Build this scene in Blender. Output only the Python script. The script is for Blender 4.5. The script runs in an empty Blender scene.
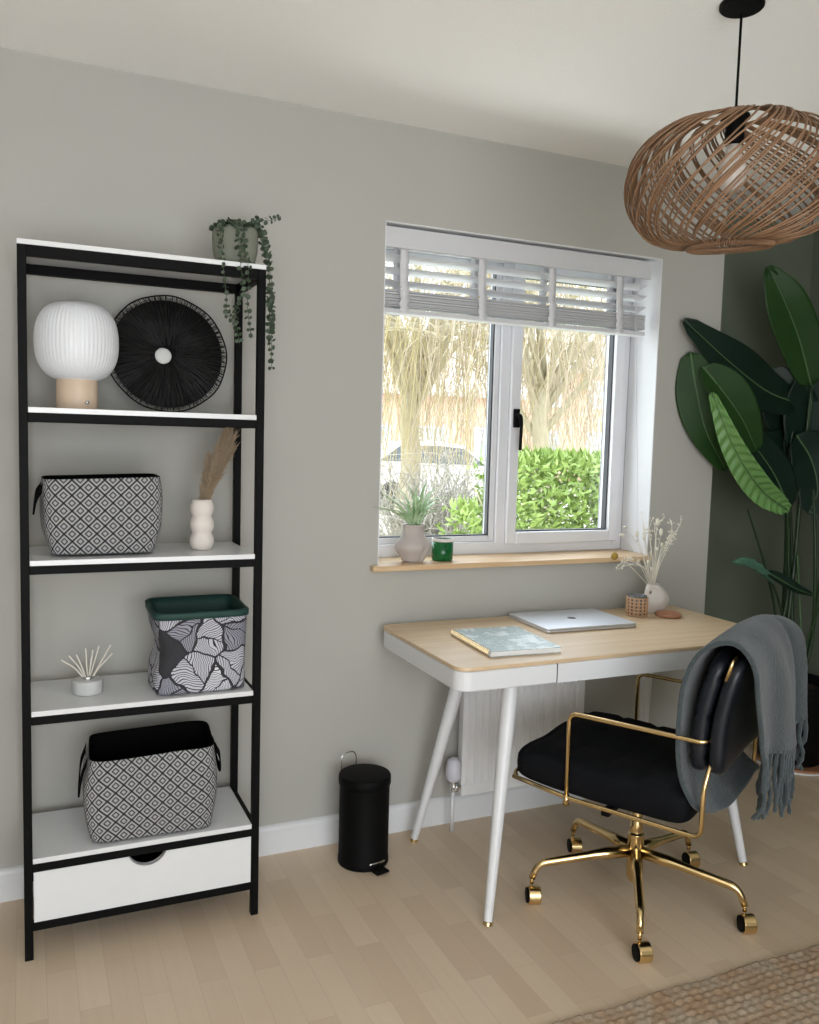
import bpy, bmesh, math, random
from mathutils import Vector, Matrix, noise
PI = math.pi
random.seed(7)
S = bpy.context.scene
COL = S.collection

# ------------------------------------------------------------ camera, sky, lights, exposure
CAM = Vector((-1.08752413, -2.66795243, 1.37784801)); YAW, PITCH, ROLL, FPX = 0.4231, -0.0854, 0.0273, 857.81
_f = Vector((math.sin(YAW)*math.cos(PITCH), math.cos(YAW)*math.cos(PITCH), math.sin(PITCH)))
_r = Vector((math.cos(YAW), -math.sin(YAW), 0)); _u = _r.cross(_f)
CR = math.cos(ROLL)*_r + math.sin(ROLL)*_u; CU = -math.sin(ROLL)*_r + math.cos(ROLL)*_u
cam = bpy.data.cameras.new('camera'); cam.sensor_fit = 'HORIZONTAL'; cam.sensor_width = 36; cam.lens = FPX/819*36
cam.clip_start = 0.02; cam.clip_end = 200
co = bpy.data.objects.new('camera', cam); COL.objects.link(co)
M3 = Matrix((CR, CU, -_f)).transposed()
co.matrix_world = Matrix.Translation(CAM) @ M3.to_4x4()
S.camera = co

W = bpy.data.worlds.new('sky'); S.world = W; W.use_nodes = True
bg = W.node_tree.nodes['Background']; bg.inputs[1].default_value = 1.0
_t = W.node_tree; _tc = _t.nodes.new('ShaderNodeTexCoord'); _sp = _t.nodes.new('ShaderNodeSeparateXYZ'); _t.links.new(_tc.outputs['Generated'], _sp.inputs[0])
_rm = _t.nodes.new('ShaderNodeValToRGB'); _t.links.new(_sp.outputs[2], _rm.inputs[0]); _t.links.new(_rm.outputs[0], bg.inputs[0])
_rm.color_ramp.elements[0].color = (3.3, 3.5, 3.75, 1); _rm.color_ramp.elements[1].color = (5.6, 6.1, 6.8, 1)      # overcast: zenith brighter than horizon

def area(name, loc, rot, sx, sy, power, color, portal=False):
    l = bpy.data.lights.new(name, 'AREA'); l.shape = 'RECTANGLE'; l.size = sx; l.size_y = sy; l.energy = power; l.color = color
    o = bpy.data.objects.new(name, l); o.location = loc; o.rotation_euler = rot; COL.objects.link(o)
    if portal: l.cycles.is_portal = True
    return o
# daylight through the wide glazed opening behind the camera, and the sky portal of the window
area('daylight_from_rear_opening', (-.95, -4.22, 1.15), (PI/2+.72, 0, 0), 2.2, 1.9, 60, (0.975, 0.985, 1.0))
# added fill lamp outside below the sill, stands in for ground bounce on the ceiling
area('added_ceiling_fill', (0.6, 0.95, 0.25), (math.radians(180-28), 0, 0), 1.9, .9, 46, (0.98, 1.0, 0.99))
area('window_portal', (0.573, 0.30, 1.52), (-PI/2, 0, 0), 1.2, 1.2, 1, (1, 1, 1), True)

S.view_settings.view_transform = 'Standard'; S.view_settings.look = 'None'
S.view_settings.gamma = 1.0; S.view_settings.use_curve_mapping = False
S.view_settings.exposure = 0.0

# ------------------------------------------------------------ helpers
def at(u, v, Y):                       # the point at depth Y seen along a direction
    g = _f + CR*(u-409.5)/FPX - CU*(v-512)/FPX
    return CAM + g*((Y-CAM.y)/g.y)

def mat(name, col, rough=0.5, metal=0.0, **k):
    m = bpy.data.materials.new(name); m.use_nodes = True
    b = m.node_tree.nodes['Principled BSDF']
    b.inputs['Base Color'].default_value = (*col, 1); b.inputs['Roughness'].default_value = rough; b.inputs['Metallic'].default_value = metal
    for q, v in k.items(): b.inputs[q.replace('_', ' ')].default_value = v
    return m
class NT:
    def __init__(s, m): s.t = m.node_tree; s.b = s.t.nodes['Principled BSDF']
    def n(s, typ, **k):
        n = s.t.nodes.new(typ)
        for a, v in k.items(): setattr(n, a, v)
        return n
    def l(s, a, b): s.t.links.new(a, b)
    def put(s, sock, v):
        if hasattr(v, 'is_output') or isinstance(v, bpy.types.NodeSocket): s.l(v, sock)
        else: sock.default_value = v
    def m(s, op, a, b=0.0, c=None):
        n = s.n('ShaderNodeMath', operation=op); s.put(n.inputs[0], a); s.put(n.inputs[1], b)
        if c is not None: s.put(n.inputs[2], c)
        return n.outputs[0]
    def xyz(s, which='Object'):
        tc = s.n('ShaderNodeTexCoord'); sp = s.n('ShaderNodeSeparateXYZ'); s.l(tc.outputs[which], sp.inputs[0])
        return tc.outputs[which], sp.outputs[0], sp.outputs[1], sp.outputs[2]
    def comb(s, x, y, z=0.0):
        n = s.n('ShaderNodeCombineXYZ'); s.put(n.inputs[0], x); s.put(n.inputs[1], y); s.put(n.inputs[2], z); return n.outputs[0]
    def noise(s, vec, scale, detail=3, rough=0.5):
        n = s.n('ShaderNodeTexNoise'); s.l(vec, n.inputs['Vector']); n.inputs['Scale'].default_value = scale
        n.inputs['Detail'].default_value = detail; n.inputs['Roughness'].default_value = rough; return n.outputs[0]
    def mix(s, fac, a, b):
        n = s.n('ShaderNodeMix', data_type='RGBA'); s.put(n.inputs[0], fac)
        for sock, v in ((n.inputs[6], a), (n.inputs[7], b)):
            if isinstance(v, tuple): sock.default_value = (*v, 1)
            else: s.l(v, sock)
        return n.outputs[2]
    def ramp(s, fac, stops):
        n = s.n('ShaderNodeValToRGB'); s.l(fac, n.inputs[0]); e = n.color_ramp.elements
        while len(e) < len(stops): e.new(0.5)
        for i, (p, c) in enumerate(stops): e[i].position = p; e[i].color = (*c, 1)
        return n.outputs[0]
    def base(s, v): s.l(v, s.b.inputs['Base Color'])
    def bump(s, h, strength=0.3, dist=0.01):
        n = s.n('ShaderNodeBump'); n.inputs['Strength'].default_value = strength; n.inputs['Distance'].default_value = dist
        s.l(h, n.inputs['Height']); s.l(n.outputs[0], s.b.inputs['Normal'])
def noisy(name, c1, c2, scale, rough=0.5, metal=0.0, stretch=(1,1,1), bump=0.0, dist=0.003, **k):
    m = mat(name, c1, rough, metal, **k); t = NT(m); tc = t.n('ShaderNodeTexCoord'); mp = t.n('ShaderNodeMapping')
    mp.inputs['Scale'].default_value = stretch; t.l(tc.outputs['Object'], mp.inputs[0])
    h = t.noise(mp.outputs[0], scale, 4); t.base(t.mix(h, c1, c2))
    if bump: t.bump(h, bump, dist)
    return m

def finish(name, bm, m, parent=None, smooth=False, bevel=0.0, seg=2, solid=0.0, sub=0, loc=None):
    bmesh.ops.remove_doubles(bm, verts=bm.verts, dist=1e-6) if not smooth == 'raw' else None
    bmesh.ops.recalc_face_normals(bm, faces=bm.faces) if not smooth == 'raw' else None
    me = bpy.data.meshes.new(name); bm.to_mesh(me); bm.free()
    for mm in (m if isinstance(m, (list, tuple)) else [m]): me.materials.append(mm)
    o = bpy.data.objects.new(name, me); COL.objects.link(o)
    if smooth:
        for p in me.polygons: p.use_smooth = True
    if solid:
        md = o.modifiers.new('solidify', 'SOLIDIFY'); md.thickness = solid; md.offset = 0
    if sub:
        md = o.modifiers.new('subsurf', 'SUBSURF'); md.levels = sub; md.render_levels = sub
    if bevel:
        md = o.modifiers.new('bevel', 'BEVEL'); md.width = bevel; md.segments = seg; md.limit_method = 'ANGLE'; md.angle_limit = 0.6
        if smooth: md.harden_normals = True
    if parent: o.parent = parent
    if loc is not None: o.location = loc
    return o
def tag(o, label, cat, group=None, kind=None):
    o['label'] = label; o['category'] = cat
    if group: o['group'] = group
    if kind: o['kind'] = kind
    return o
def thing(name, label, cat, loc=(0,0,0), rz=0.0, group=None):
    o = bpy.data.objects.new(name, None); o.empty_display_size = 0.05; COL.objects.link(o)
    o.location = loc; o.rotation_euler = (0, 0, rz); return tag(o, label, cat, group)
def struct(o): o['kind'] = 'structure'; return o
def B(): return bmesh.new()
def box(bm, x0, x1, y0, y1, z0, z1):
    v = [bm.verts.new((x, y, z)) for z in (z0, z1) for y in (y0, y1) for x in (x0, x1)]
    for f in ((0,2,3,1),(4,5,7,6),(0,1,5,4),(2,6,7,3),(0,4,6,2),(1,3,7,5)): bm.faces.new([v[i] for i in f])
    return v
def spline(pts, n=8):
    P = [Vector(p) for p in pts]
    if len(P) < 3: return [P[0].lerp(P[-1], i/n) for i in range(n+1)]
    Q = [2*P[0]-P[1]] + P + [2*P[-1]-P[-2]]; out = []
    for i in range(1, len(Q)-2):
        a, b, c, d = Q[i-1:i+3]
        for k in range(n):
            t = k/n
            out.append(0.5*((2*b)+(c-a)*t+(2*a-5*b+4*c-d)*t*t+(3*b-a-3*c+d)*t**3))
    out.append(P[-1]); return out
def rounded(pts, r, n=5):               # polyline with rounded corners
    P = [Vector(p) for p in pts]; out = [P[0]]
    for i in range(1, len(P)-1):
        a = P[i]+(P[i-1]-P[i]).normalized()*r; c = P[i]+(P[i+1]-P[i]).normalized()*r
        for k in range(n+1):
            t = k/n; out.append((1-t)**2*a+2*t*(1-t)*P[i]+t*t*c)
    out.append(P[-1]); return out
def tube(bm, pts, r, seg=8, closed=False, caps=True, flat=1.0):
    P = [Vector(p) for p in pts]; n = len(P)
    R = r if isinstance(r, (list, tuple)) else [r]*n
    if len(R) != n: R = [R[0]+(R[-1]-R[0])*i/(n-1) for i in range(n)]
    T = []
    for i in range(n):
        a = P[(i-1) % n] if (i or closed) else P[0]; b = P[(i+1) % n] if (i < n-1 or closed) else P[-1]
        t = b-a; T.append(t.normalized() if t.length > 1e-9 else Vector((0,0,1)))
    u = T[0].orthogonal().normalized(); rings = []
    for i in range(n):
        u = (u-T[i]*u.dot(T[i]));  u = u.normalized() if u.length > 1e-6 else T[i].orthogonal().normalized()
        w = T[i].cross(u)
        rings.append([bm.verts.new(P[i]+(u*math.cos(2*PI*k/seg)*flat+w*math.sin(2*PI*k/seg))*R[i]) for k in range(seg)])
    for i in range(n if closed else n-1):
        A, C = rings[i], rings[(i+1) % n]
        for k in range(seg): bm.faces.new((A[k], A[(k+1) % seg], C[(k+1) % seg], C[k]))
    if caps and not closed:
        bm.faces.new(list(reversed(rings[0]))); bm.faces.new(rings[-1])
def lathe(bm, prof, seg=32, c=(0,0,0), fn=None):
    rings = []
    for r, z in prof:
        if r < 1e-5: rings.append([bm.verts.new((c[0], c[1], c[2]+z))]); continue
        rg = []
        for k in range(seg):
            a = 2*PI*k/seg; p = Vector((r*math.cos(a), r*math.sin(a), z))
            if fn: p = fn(p, a)
            rg.append(bm.verts.new(p+Vector(c)))
        rings.append(rg)
    for A, C in zip(rings, rings[1:]):
        if len(A) == 1 and len(C) == 1: continue
        for k in range(seg):
            k2 = (k+1) % seg
            if len(A) == 1: bm.faces.new((A[0], C[k2], C[k]))
            elif len(C) == 1: bm.faces.new((A[k], A[k2], C[0]))
            else: bm.faces.new((A[k], A[k2], C[k2], C[k]))
def cyl(bm, a, b, r0, r1=None, seg=20): tube(bm, [a, b], [r0, r0 if r1 is None else r1], seg)
def rprism(bm, hx, hy, z0, z1, r, n=6, cx=0, cy=0):     # rounded rectangle prism
    pts = []
    for sx, sy, a0 in ((1,1,0),(-1,1,PI/2),(-1,-1,PI),(1,-1,1.5*PI)):
        for k in range(n+1):
            a = a0+PI/2*k/n; pts.append((cx+sx*(hx-r)+r*math.cos(a), cy+sy*(hy-r)+r*math.sin(a)))
    lo = [bm.verts.new((x, y, z0)) for x, y in pts]; hi = [bm.verts.new((x, y, z1)) for x, y in pts]
    bm.faces.new(list(reversed(lo))); bm.faces.new(hi); N = len(pts)
    for i in range(N): bm.faces.new((lo[i], lo[(i+1) % N], hi[(i+1) % N], hi[i]))
def sphere(bm, c, r, seg=12, rings=8, sc=(1,1,1)):
    lathe_pts = [(r*math.sin(PI*i/rings), -r*math.cos(PI*i/rings)) for i in range(rings+1)]
    lathe(bm, [(max(a, 0), b) for a, b in lathe_pts], seg, c, lambda p, a: Vector((p.x*sc[0], p.y*sc[1], p.z*sc[2])))

# ------------------------------------------------------------ materials
m_wall = noisy('warm_grey_paint', (0.412, 0.404, 0.368), (0.436, 0.427, 0.390), 3, 0.85)
m_reveal = noisy('white_plaster', (0.70, 0.71, 0.73), (0.74, 0.75, 0.77), 4, 0.8)
m_green = noisy('sage_green_paint', (0.115, 0.135, 0.095), (0.13, 0.15, 0.108), 3, 0.85)
m_ceil = mat('stippled_ceiling_paint', (0.93, 0.92, 0.895), 0.9)
t = NT(m_ceil); g, x, y, z = t.xyz(); t.bump(t.noise(g, 110, 5, 0.6), 0.25, 0.008)
m_white = noisy('white_gloss_paint', (0.70, 0.71, 0.715), (0.74, 0.75, 0.755), 5, 0.35)
m_upvc = noisy('white_upvc', (0.66, 0.665, 0.69), (0.70, 0.705, 0.73), 5, 0.25)
m_gasket = noisy('dark_gasket', (0.02, 0.022, 0.025), (0.03, 0.03, 0.035), 20, 0.5)
m_black = noisy('black_powder_coat', (0.004, 0.004, 0.004), (0.006, 0.006, 0.006), 40, 0.5, Specular_IOR_Level=0.06)
m_shelf = noisy('white_laminate', (0.69, 0.70, 0.70), (0.73, 0.74, 0.74), 6, 0.25)
m_glass = bpy.data.materials.new('window_glass'); m_glass.use_nodes = True
_n = m_glass.node_tree.nodes; _n.clear(); _o = _n.new('ShaderNodeOutputMaterial'); _x = _n.new('ShaderNodeMixShader'); _a = _n.new('ShaderNodeBsdfTransparent'); _g = _n.new('ShaderNodeBsdfGlossy')
_g.inputs['Roughness'].default_value = 0.0; _a.inputs[0].default_value = (.97, .985, .98, 1); _x.inputs[0].default_value = 0.05
for _p, _q in ((_a.outputs[0], _x.inputs[1]), (_g.outputs[0], _x.inputs[2]), (_x.outputs[0], _o.inputs[0])): m_glass.node_tree.links.new(_p, _q)
m_gold = noisy('brushed_gold', (0.68, 0.50, 0.24), (0.76, 0.57, 0.29), 30, 0.2, 1.0)
m_chrome = noisy('chrome', (0.75, 0.75, 0.75), (0.85, 0.85, 0.85), 30, 0.15, 1.0)
m_leather = noisy('black_leather', (0.008, 0.010, 0.014), (0.013, 0.015, 0.020), 60, 0.33, bump=0.15, dist=0.001, Specular_IOR_Level=0.3)
m_velvet = noisy('black_velvet', (0.003, 0.0035, 0.005), (0.006, 0.0065, 0.008), 60, 0.75, Specular_IOR_Level=0.12, bump=0.2, dist=0.001)
m_blackcloth = noisy('black_lining_cloth', (0.002, 0.002, 0.002), (0.004, 0.004, 0.004), 50, 0.9, Specular_IOR_Level=0.05)

m_floor = mat('beech_laminate', (0.5, 0.4, 0.3), 0.38)
t = NT(m_floor); g, x, y, z = t.xyz()
br = t.n('ShaderNodeTexBrick'); br.offset = 0.43; br.offset_frequency = 2; br.squash = 1
t.l(t.comb(y, x, 0.0), br.inputs['Vector'])
br.inputs['Scale'].default_value = 1; br.inputs['Brick Width'].default_value = 0.42; br.inputs['Row Height'].default_value = 0.07
br.inputs['Mortar Size'].default_value = 0.0006; br.inputs['Mortar Smooth'].default_value = 0.3; br.inputs['Bias'].default_value = 0.0
br.inputs['Color1'].default_value = (0.60, 0.455, 0.31, 1); br.inputs['Color2'].default_value = (0.72, 0.575, 0.415, 1); br.inputs['Mortar'].default_value = (0.50, 0.38, 0.26, 1)
gr = t.noise(t.comb(t.m('MULTIPLY', x, 60), t.m('MULTIPLY', y, 3)), 1.0, 4)
blot = t.noise(g, 1.7, 2)
c = t.mix(t.m('MULTIPLY', gr, 0.22), br.outputs[0], (0.42, 0.31, 0.21)); c = t.mix(t.m('MULTIPLY', blot, 0.2), c, (0.70, 0.60, 0.47))
t.base(c)

m_oak = mat('pale_oak_veneer', (0.6, 0.46, 0.3), 0.42, 0.0, Specular_IOR_Level=0.9)
t = NT(m_oak); g, x, y, z = t.xyz()
h = t.noise(t.comb(t.m('MULTIPLY', x, 3), t.m('MULTIPLY', y, 45), t.m('MULTIPLY', z, 45)), 1.0, 4)
t.base(t.ramp(h, [(0.3, (0.60, 0.43, 0.255)), (0.7, (0.70, 0.53, 0.34))]))
m_sillwood = mat('oiled_sill_wood', (0.6, 0.46, 0.3), 0.4)
t = NT(m_sillwood); g, x, y, z = t.xyz()
h = t.noise(t.comb(t.m('MULTIPLY', x, 4), t.m('MULTIPLY', y, 60), t.m('MULTIPLY', z, 60)), 1.0, 4)
t.base(t.ramp(h, [(0.3, (0.56, 0.37, 0.20)), (0.7, (0.68, 0.50, 0.31))]))

def jute():
    m = mat('natural_jute', (0.3, 0.2, 0.12), 0.9); t = NT(m); g, x, y, z = t.xyz()
    a = t.noise(g, 14, 3); b = t.noise(g, 120, 2)
    c = t.mix(b, (0.24, 0.175, 0.115), (0.54, 0.44, 0.32)); c2 = t.mix(b, (0.25, 0.15, 0.085), (0.50, 0.35, 0.22))
    t.base(t.mix(t.ramp(a, [(0.42, (0,0,0)), (0.62, (1,1,1))]), c, c2)); return m
m_jute = jute()

def diamonds():
    m = mat('diamond_weave_cloth', (0.3, 0.3, 0.3), 0.9); t = NT(m); g, x, y, z = t.xyz()
    u = t.m('ADD', x, t.m('MULTIPLY', t.m('MINIMUM', 1.0, t.m('MAXIMUM', -1.0, t.m('MULTIPLY', t.m('POWER', t.m('ABSOLUTE', t.m('MULTIPLY', x, 7.0)), 5.0), t.m('SIGN', x)))), t.m('ADD', y, 0.1))); p = 0.040
    def fr(e): return t.m('ABSOLUTE', t.m('SUBTRACT', t.m('FRACT', t.m('DIVIDE', t.m('ADD', e, 10.0), p)), 0.5))
    a = fr(t.m('ADD', t.m('MULTIPLY', u, 1.0), z)); b = fr(t.m('SUBTRACT', t.m('MULTIPLY', u, 1.0), z))
    mx = t.m('MAXIMUM', a, b)
    c = t.ramp(mx, [(0.0, (1,1,1)), (0.14, (1,1,1)), (0.17, (0,0,0)), (0.24, (0,0,0)), (0.27, (1,1,1)), (0.41, (1,1,1)), (0.44, (0,0,0)), (0.5, (0,0,0))])
    c.node.color_ramp.interpolation = 'LINEAR'
    t.base(t.mix(c, (0.009, 0.009, 0.011), (0.335, 0.335, 0.335))); t.bump(t.noise(g, 350, 2), 0.3, 0.001); return m
m_diamond = diamonds()

def leafprint():
    m = mat('palm_leaf_print_cloth', (0.5, 0.5, 0.5), 0.85); t = NT(m); g, x, y, z = t.xyz()
    P = t.comb(t.m('MULTIPLY', t.m('ADD', x, t.m('MULTIPLY', t.m('MINIMUM', 1.0, t.m('MAXIMUM', -1.0, t.m('MULTIPLY', t.m('POWER', t.m('ABSOLUTE', t.m('MULTIPLY', x, 9.0)), 5.0), t.m('SIGN', x)))), t.m('ADD', y, 0.1))), 12), t.m('MULTIPLY', z, 12))
    wob = t.n('ShaderNodeVectorMath', operation='ADD'); t.l(P, wob.inputs[0])
    nn = t.n('ShaderNodeTexNoise'); nn.inputs['Scale'].default_value = 0.9; t.l(P, nn.inputs['Vector'])
    sc = t.n('ShaderNodeVectorMath', operation='SCALE'); t.l(nn.outputs[1], sc.inputs[0]); sc.inputs[3].default_value = 0.9; t.l(sc.outputs[0], wob.inputs[1])
    V = t.n('ShaderNodeTexVoronoi', voronoi_dimensions='2D'); V.inputs['Scale'].default_value = 1; t.l(wob.outputs[0], V.inputs['Vector'])
    E_ = t.n('ShaderNodeTexVoronoi', voronoi_dimensions='2D', feature='DISTANCE_TO_EDGE'); E_.inputs['Scale'].default_value = 1; t.l(wob.outputs[0], E_.inputs['Vector'])
    sub = t.n('ShaderNodeVectorMath', operation='SUBTRACT'); t.l(wob.outputs[0], sub.inputs[0]); t.l(V.outputs['Position'], sub.inputs[1])
    sep = t.n('ShaderNodeSeparateColor'); t.l(V.outputs['Color'], sep.inputs[0])
    ro = t.n('ShaderNodeVectorRotate', rotation_type='Z_AXIS'); t.l(sub.outputs[0], ro.inputs[0]); t.l(t.m('MULTIPLY', sep.outputs[0], 6.28), ro.inputs['Angle'])
    s2 = t.n('ShaderNodeSeparateXYZ'); t.l(ro.outputs[0], s2.inputs[0])
    q = t.m('ADD', t.m('MULTIPLY', s2.outputs[0], 11), t.m('MULTIPLY', t.m('ABSOLUTE', s2.outputs[1]), 9))
    ln = t.m('LESS_THAN', t.m('ABSOLUTE', t.m('SUBTRACT', t.m('FRACT', t.m('ADD', q, 20)), 0.5)), 0.15)
    rib = t.m('LESS_THAN', t.m('ABSOLUTE', s2.outputs[1]), 0.022)
    edge = t.m('LESS_THAN', E_.outputs[0], 0.045)
    dark = t.m('MAXIMUM', t.m('MAXIMUM', ln, rib), edge)
    base = t.ramp(sep.outputs[1], [(0.0, (0.50, 0.50, 0.55)), (0.35, (0.28, 0.28, 0.33)), (0.6, (0.62, 0.62, 0.66)), (0.80, (0.75, 0.75, 0.78)), (0.86, (0.03, 0.03, 0.035))])
    base.node.color_ramp.interpolation = 'CONSTANT'
    t.base(t.mix(dark, base, (0.02, 0.02, 0.025))); return m
m_leafprint = leafprint()
m_greenrim = noisy('dark_green_velvet', (0.006, 0.035, 0.028), (0.010, 0.05, 0.04), 60, 0.7)

m_wool = mat('grey_brushed_wool', (0.12, 0.14, 0.14), 0.95, 0.0, Sheen_Weight=0.25, Sheen_Roughness=0.4)
t = NT(m_wool); g, x, y, z = t.xyz(); a = t.noise(g, 90, 5, 0.7)
t.base(t.mix(a, (0.028, 0.038, 0.040), (0.075, 0.095, 0.100))); t.bump(a, 0.9, 0.006)
m_rattan = noisy('natural_rattan', (0.16, 0.085, 0.042), (0.31, 0.175, 0.092), 25, 0.55)
m_leafdk = noisy('dark_green_leaf', (0.004, 0.014, 0.009), (0.007, 0.022, 0.013), 12, 0.45, Specular_IOR_Level=0.25)
m_leafmid = noisy('mid_green_leaf', (0.012, 0.040, 0.008), (0.019, 0.058, 0.012), 12, 0.45, Specular_IOR_Level=0.25)
m_leafbright = noisy('fresh_green_leaf', (0.10, 0.23, 0.06), (0.15, 0.30, 0.09), 12, 0.45)
m_stem = noisy('green_stem', (0.010, 0.026, 0.009), (0.02, 0.048, 0.015), 20, 0.45)
m_palegreen = noisy('pale_blue_green_leaf', (0.05, 0.13, 0.085), (0.08, 0.18, 0.12), 12, 0.5)
m_rib = noisy('pale_leaf_rib', (0.05, 0.11, 0.04), (0.08, 0.15, 0.06), 20, 0.5)

# ------------------------------------------------------------ setting
XL, XC, XR, YB, H, TH, AL = -2.3, 1.4521, 2.27, -4.3, 2.4, 0.29, 0.30
WX1, WZ0, WZ1, WD = 1.1463, 0.944, 2.0874, 0.165
b = B(); box(b, XL-.1, XR+.1, YB-.1, AL+.1, -0.1, 0); struct(finish('floor', b, m_floor))
b = B(); box(b, XL-.1, XR+.1, YB-.1, AL+.1, H, H+.1); struct(finish('ceiling', b, m_ceil))
b = B()                                   # window wall: four blocks round the opening, one mesh
box(b, XL, 0, 0, TH, 0, H); box(b, WX1, XC, 0, TH, 0, H); box(b, 0, WX1, 0, TH, 0, WZ0-.02); box(b, 0, WX1, 0, TH, WZ1, H)
struct(finish('wall_back', b, m_wall))
b = B()                                   # white plaster lining of the recess
box(b, WX1-.004, WX1+.0004, 0.0006, WD, WZ0, WZ1); box(b, -.0004, .004, 0.0006, WD, WZ0, WZ1); box(b, 0, WX1, 0.0006, WD, WZ1-.004, WZ1+.0004)
struct(finish('trim_1', b, m_reveal))
b = B(); box(b, XC, XR+.1, AL, AL+.1, 0, H); struct(finish('wall_back_alcove', b, m_green))
b = B(); box(b, XR, XR+.1, YB, AL, 0, H); struct(finish('wall_right', b, m_green))
b = B(); box(b, XL-.1, XL, YB, TH, 0, H); struct(finish('wall_left', b, m_wall))
b = B(); box(b, XL, -2.1, YB-.1, YB, 0, H); box(b, .2, XR, YB-.1, YB, 0, H); box(b, -2.1, .2, YB-.1, YB, 2.15, H); box(b, -2.1, .2, YB-.1, YB, 0, .15)
struct(finish('wall_front', b, m_wall))
b = B(); box(b, XC-.0005, XC+.004, 0.001, AL, 0, H); struct(finish('wall_return', b, m_green))
def baseboard(name, x0, x1):
    b = B(); pr = [(0,0),(-.015,0),(-.015,.083),(-.011,.090),(-.006,.094),(0,.096)]
    A = [b.verts.new((x0, y, z)) for y, z in pr]; C = [b.verts.new((x1, y, z)) for y, z in pr]
    for i in range(len(pr)): j = (i+1) % len(pr); b.faces.new((A[i], C[i], C[j], A[j]))
    b.faces.new(A); b.faces.new(list(reversed(C))); return struct(finish(name, b, m_white))
baseboard('baseboard_back', XL, XC)
o = baseboard('baseboard_alcove', XC+.005, XR); o.location.y = AL
# recess sill of wood, nosing proud of the wall
b = B(); box(b, -.028, WX1-.004, -.036, 0, .930, .9485); box(b, 0.0, WX1, 0, WD+.02, .930, .9485)
struct(finish('trim_sill', b, m_sillwood, bevel=.002))

# window frame at Y .165-.235
wy0, wy1 = WD, WD+.07
b = B()
def frame(b, x0, x1, z0, z1, w, y0, y1, wt=None):
    wt = wt or w
    box(b, x0, x0+w, y0, y1, z0, z1); box(b, x1-w, x1, y0, y1, z0, z1); box(b, x0+w, x1-w, y0, y1, z0, z0+w); box(b, x0+w, x1-w, y0, y1, z1-wt, z1)
win = bpy.data.objects.new('window_1', None); COL.objects.link(win); win['kind'] = 'structure'; win.location = (0, WD, .9485)
def wpart(name, b, m, par=win, **k):
    o = finish(name, b, m, par, **k); o.matrix_parent_inverse = Matrix.Translation(win.location).inverted(); return o
frame(b, .004, WX1-.004, .949, WZ1-.004, .046, wy0, wy1); box(b, .548, .592, wy0, wy1, .99, WZ1-.05)
wf = wpart('window_frame', b, m_upvc, bevel=.004)
b = B(); frame(b, .05, .548, .995, WZ1-.05, .022, wy0+.012, wy1-.01); wpart('glazing_bead', b, m_upvc, bevel=.003)
b = B(); frame(b, .586, WX1-.036, .986, WZ1-.045, .045, wy0-.016, wy1-.012); sash = wpart('window_sash', b, m_upvc, bevel=.005)
b = B(); frame(b, .0715, .5265, 1.0165, WZ1-.0715, .005, wy0+.018, wy0+.040); wpart('gasket', b, m_gasket)
b = B(); frame(b, .6305, WX1-.0805, 1.0305, WZ1-.0895, .005, wy0+.004, wy0+.030); wpart('gasket', b, m_gasket)
b = B(); box(b, .07, .528, wy0+.03, wy0+.034, 1.012, WZ1-.07); wpart('pane', b, m_glass)
b = B(); box(b, .628, WX1-.08, wy0+.03, wy0+.034, 1.028, WZ1-.088); wpart('pane', b, m_glass)
b = B(); hx = .611; box(b, hx-.012, hx+.012, wy0-.028, wy0-.016, 1.43, 1.50)
tube(b, rounded([(hx, wy0-.025, 1.475), (hx, wy0-.052, 1.475), (hx+.002, wy0-.056, 1.44), (hx+.004, wy0-.050, 1.345)], .012), [.009, .0065], 10)
wpart('window_handle', b, m_black, smooth=False, bevel=.002)

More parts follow.
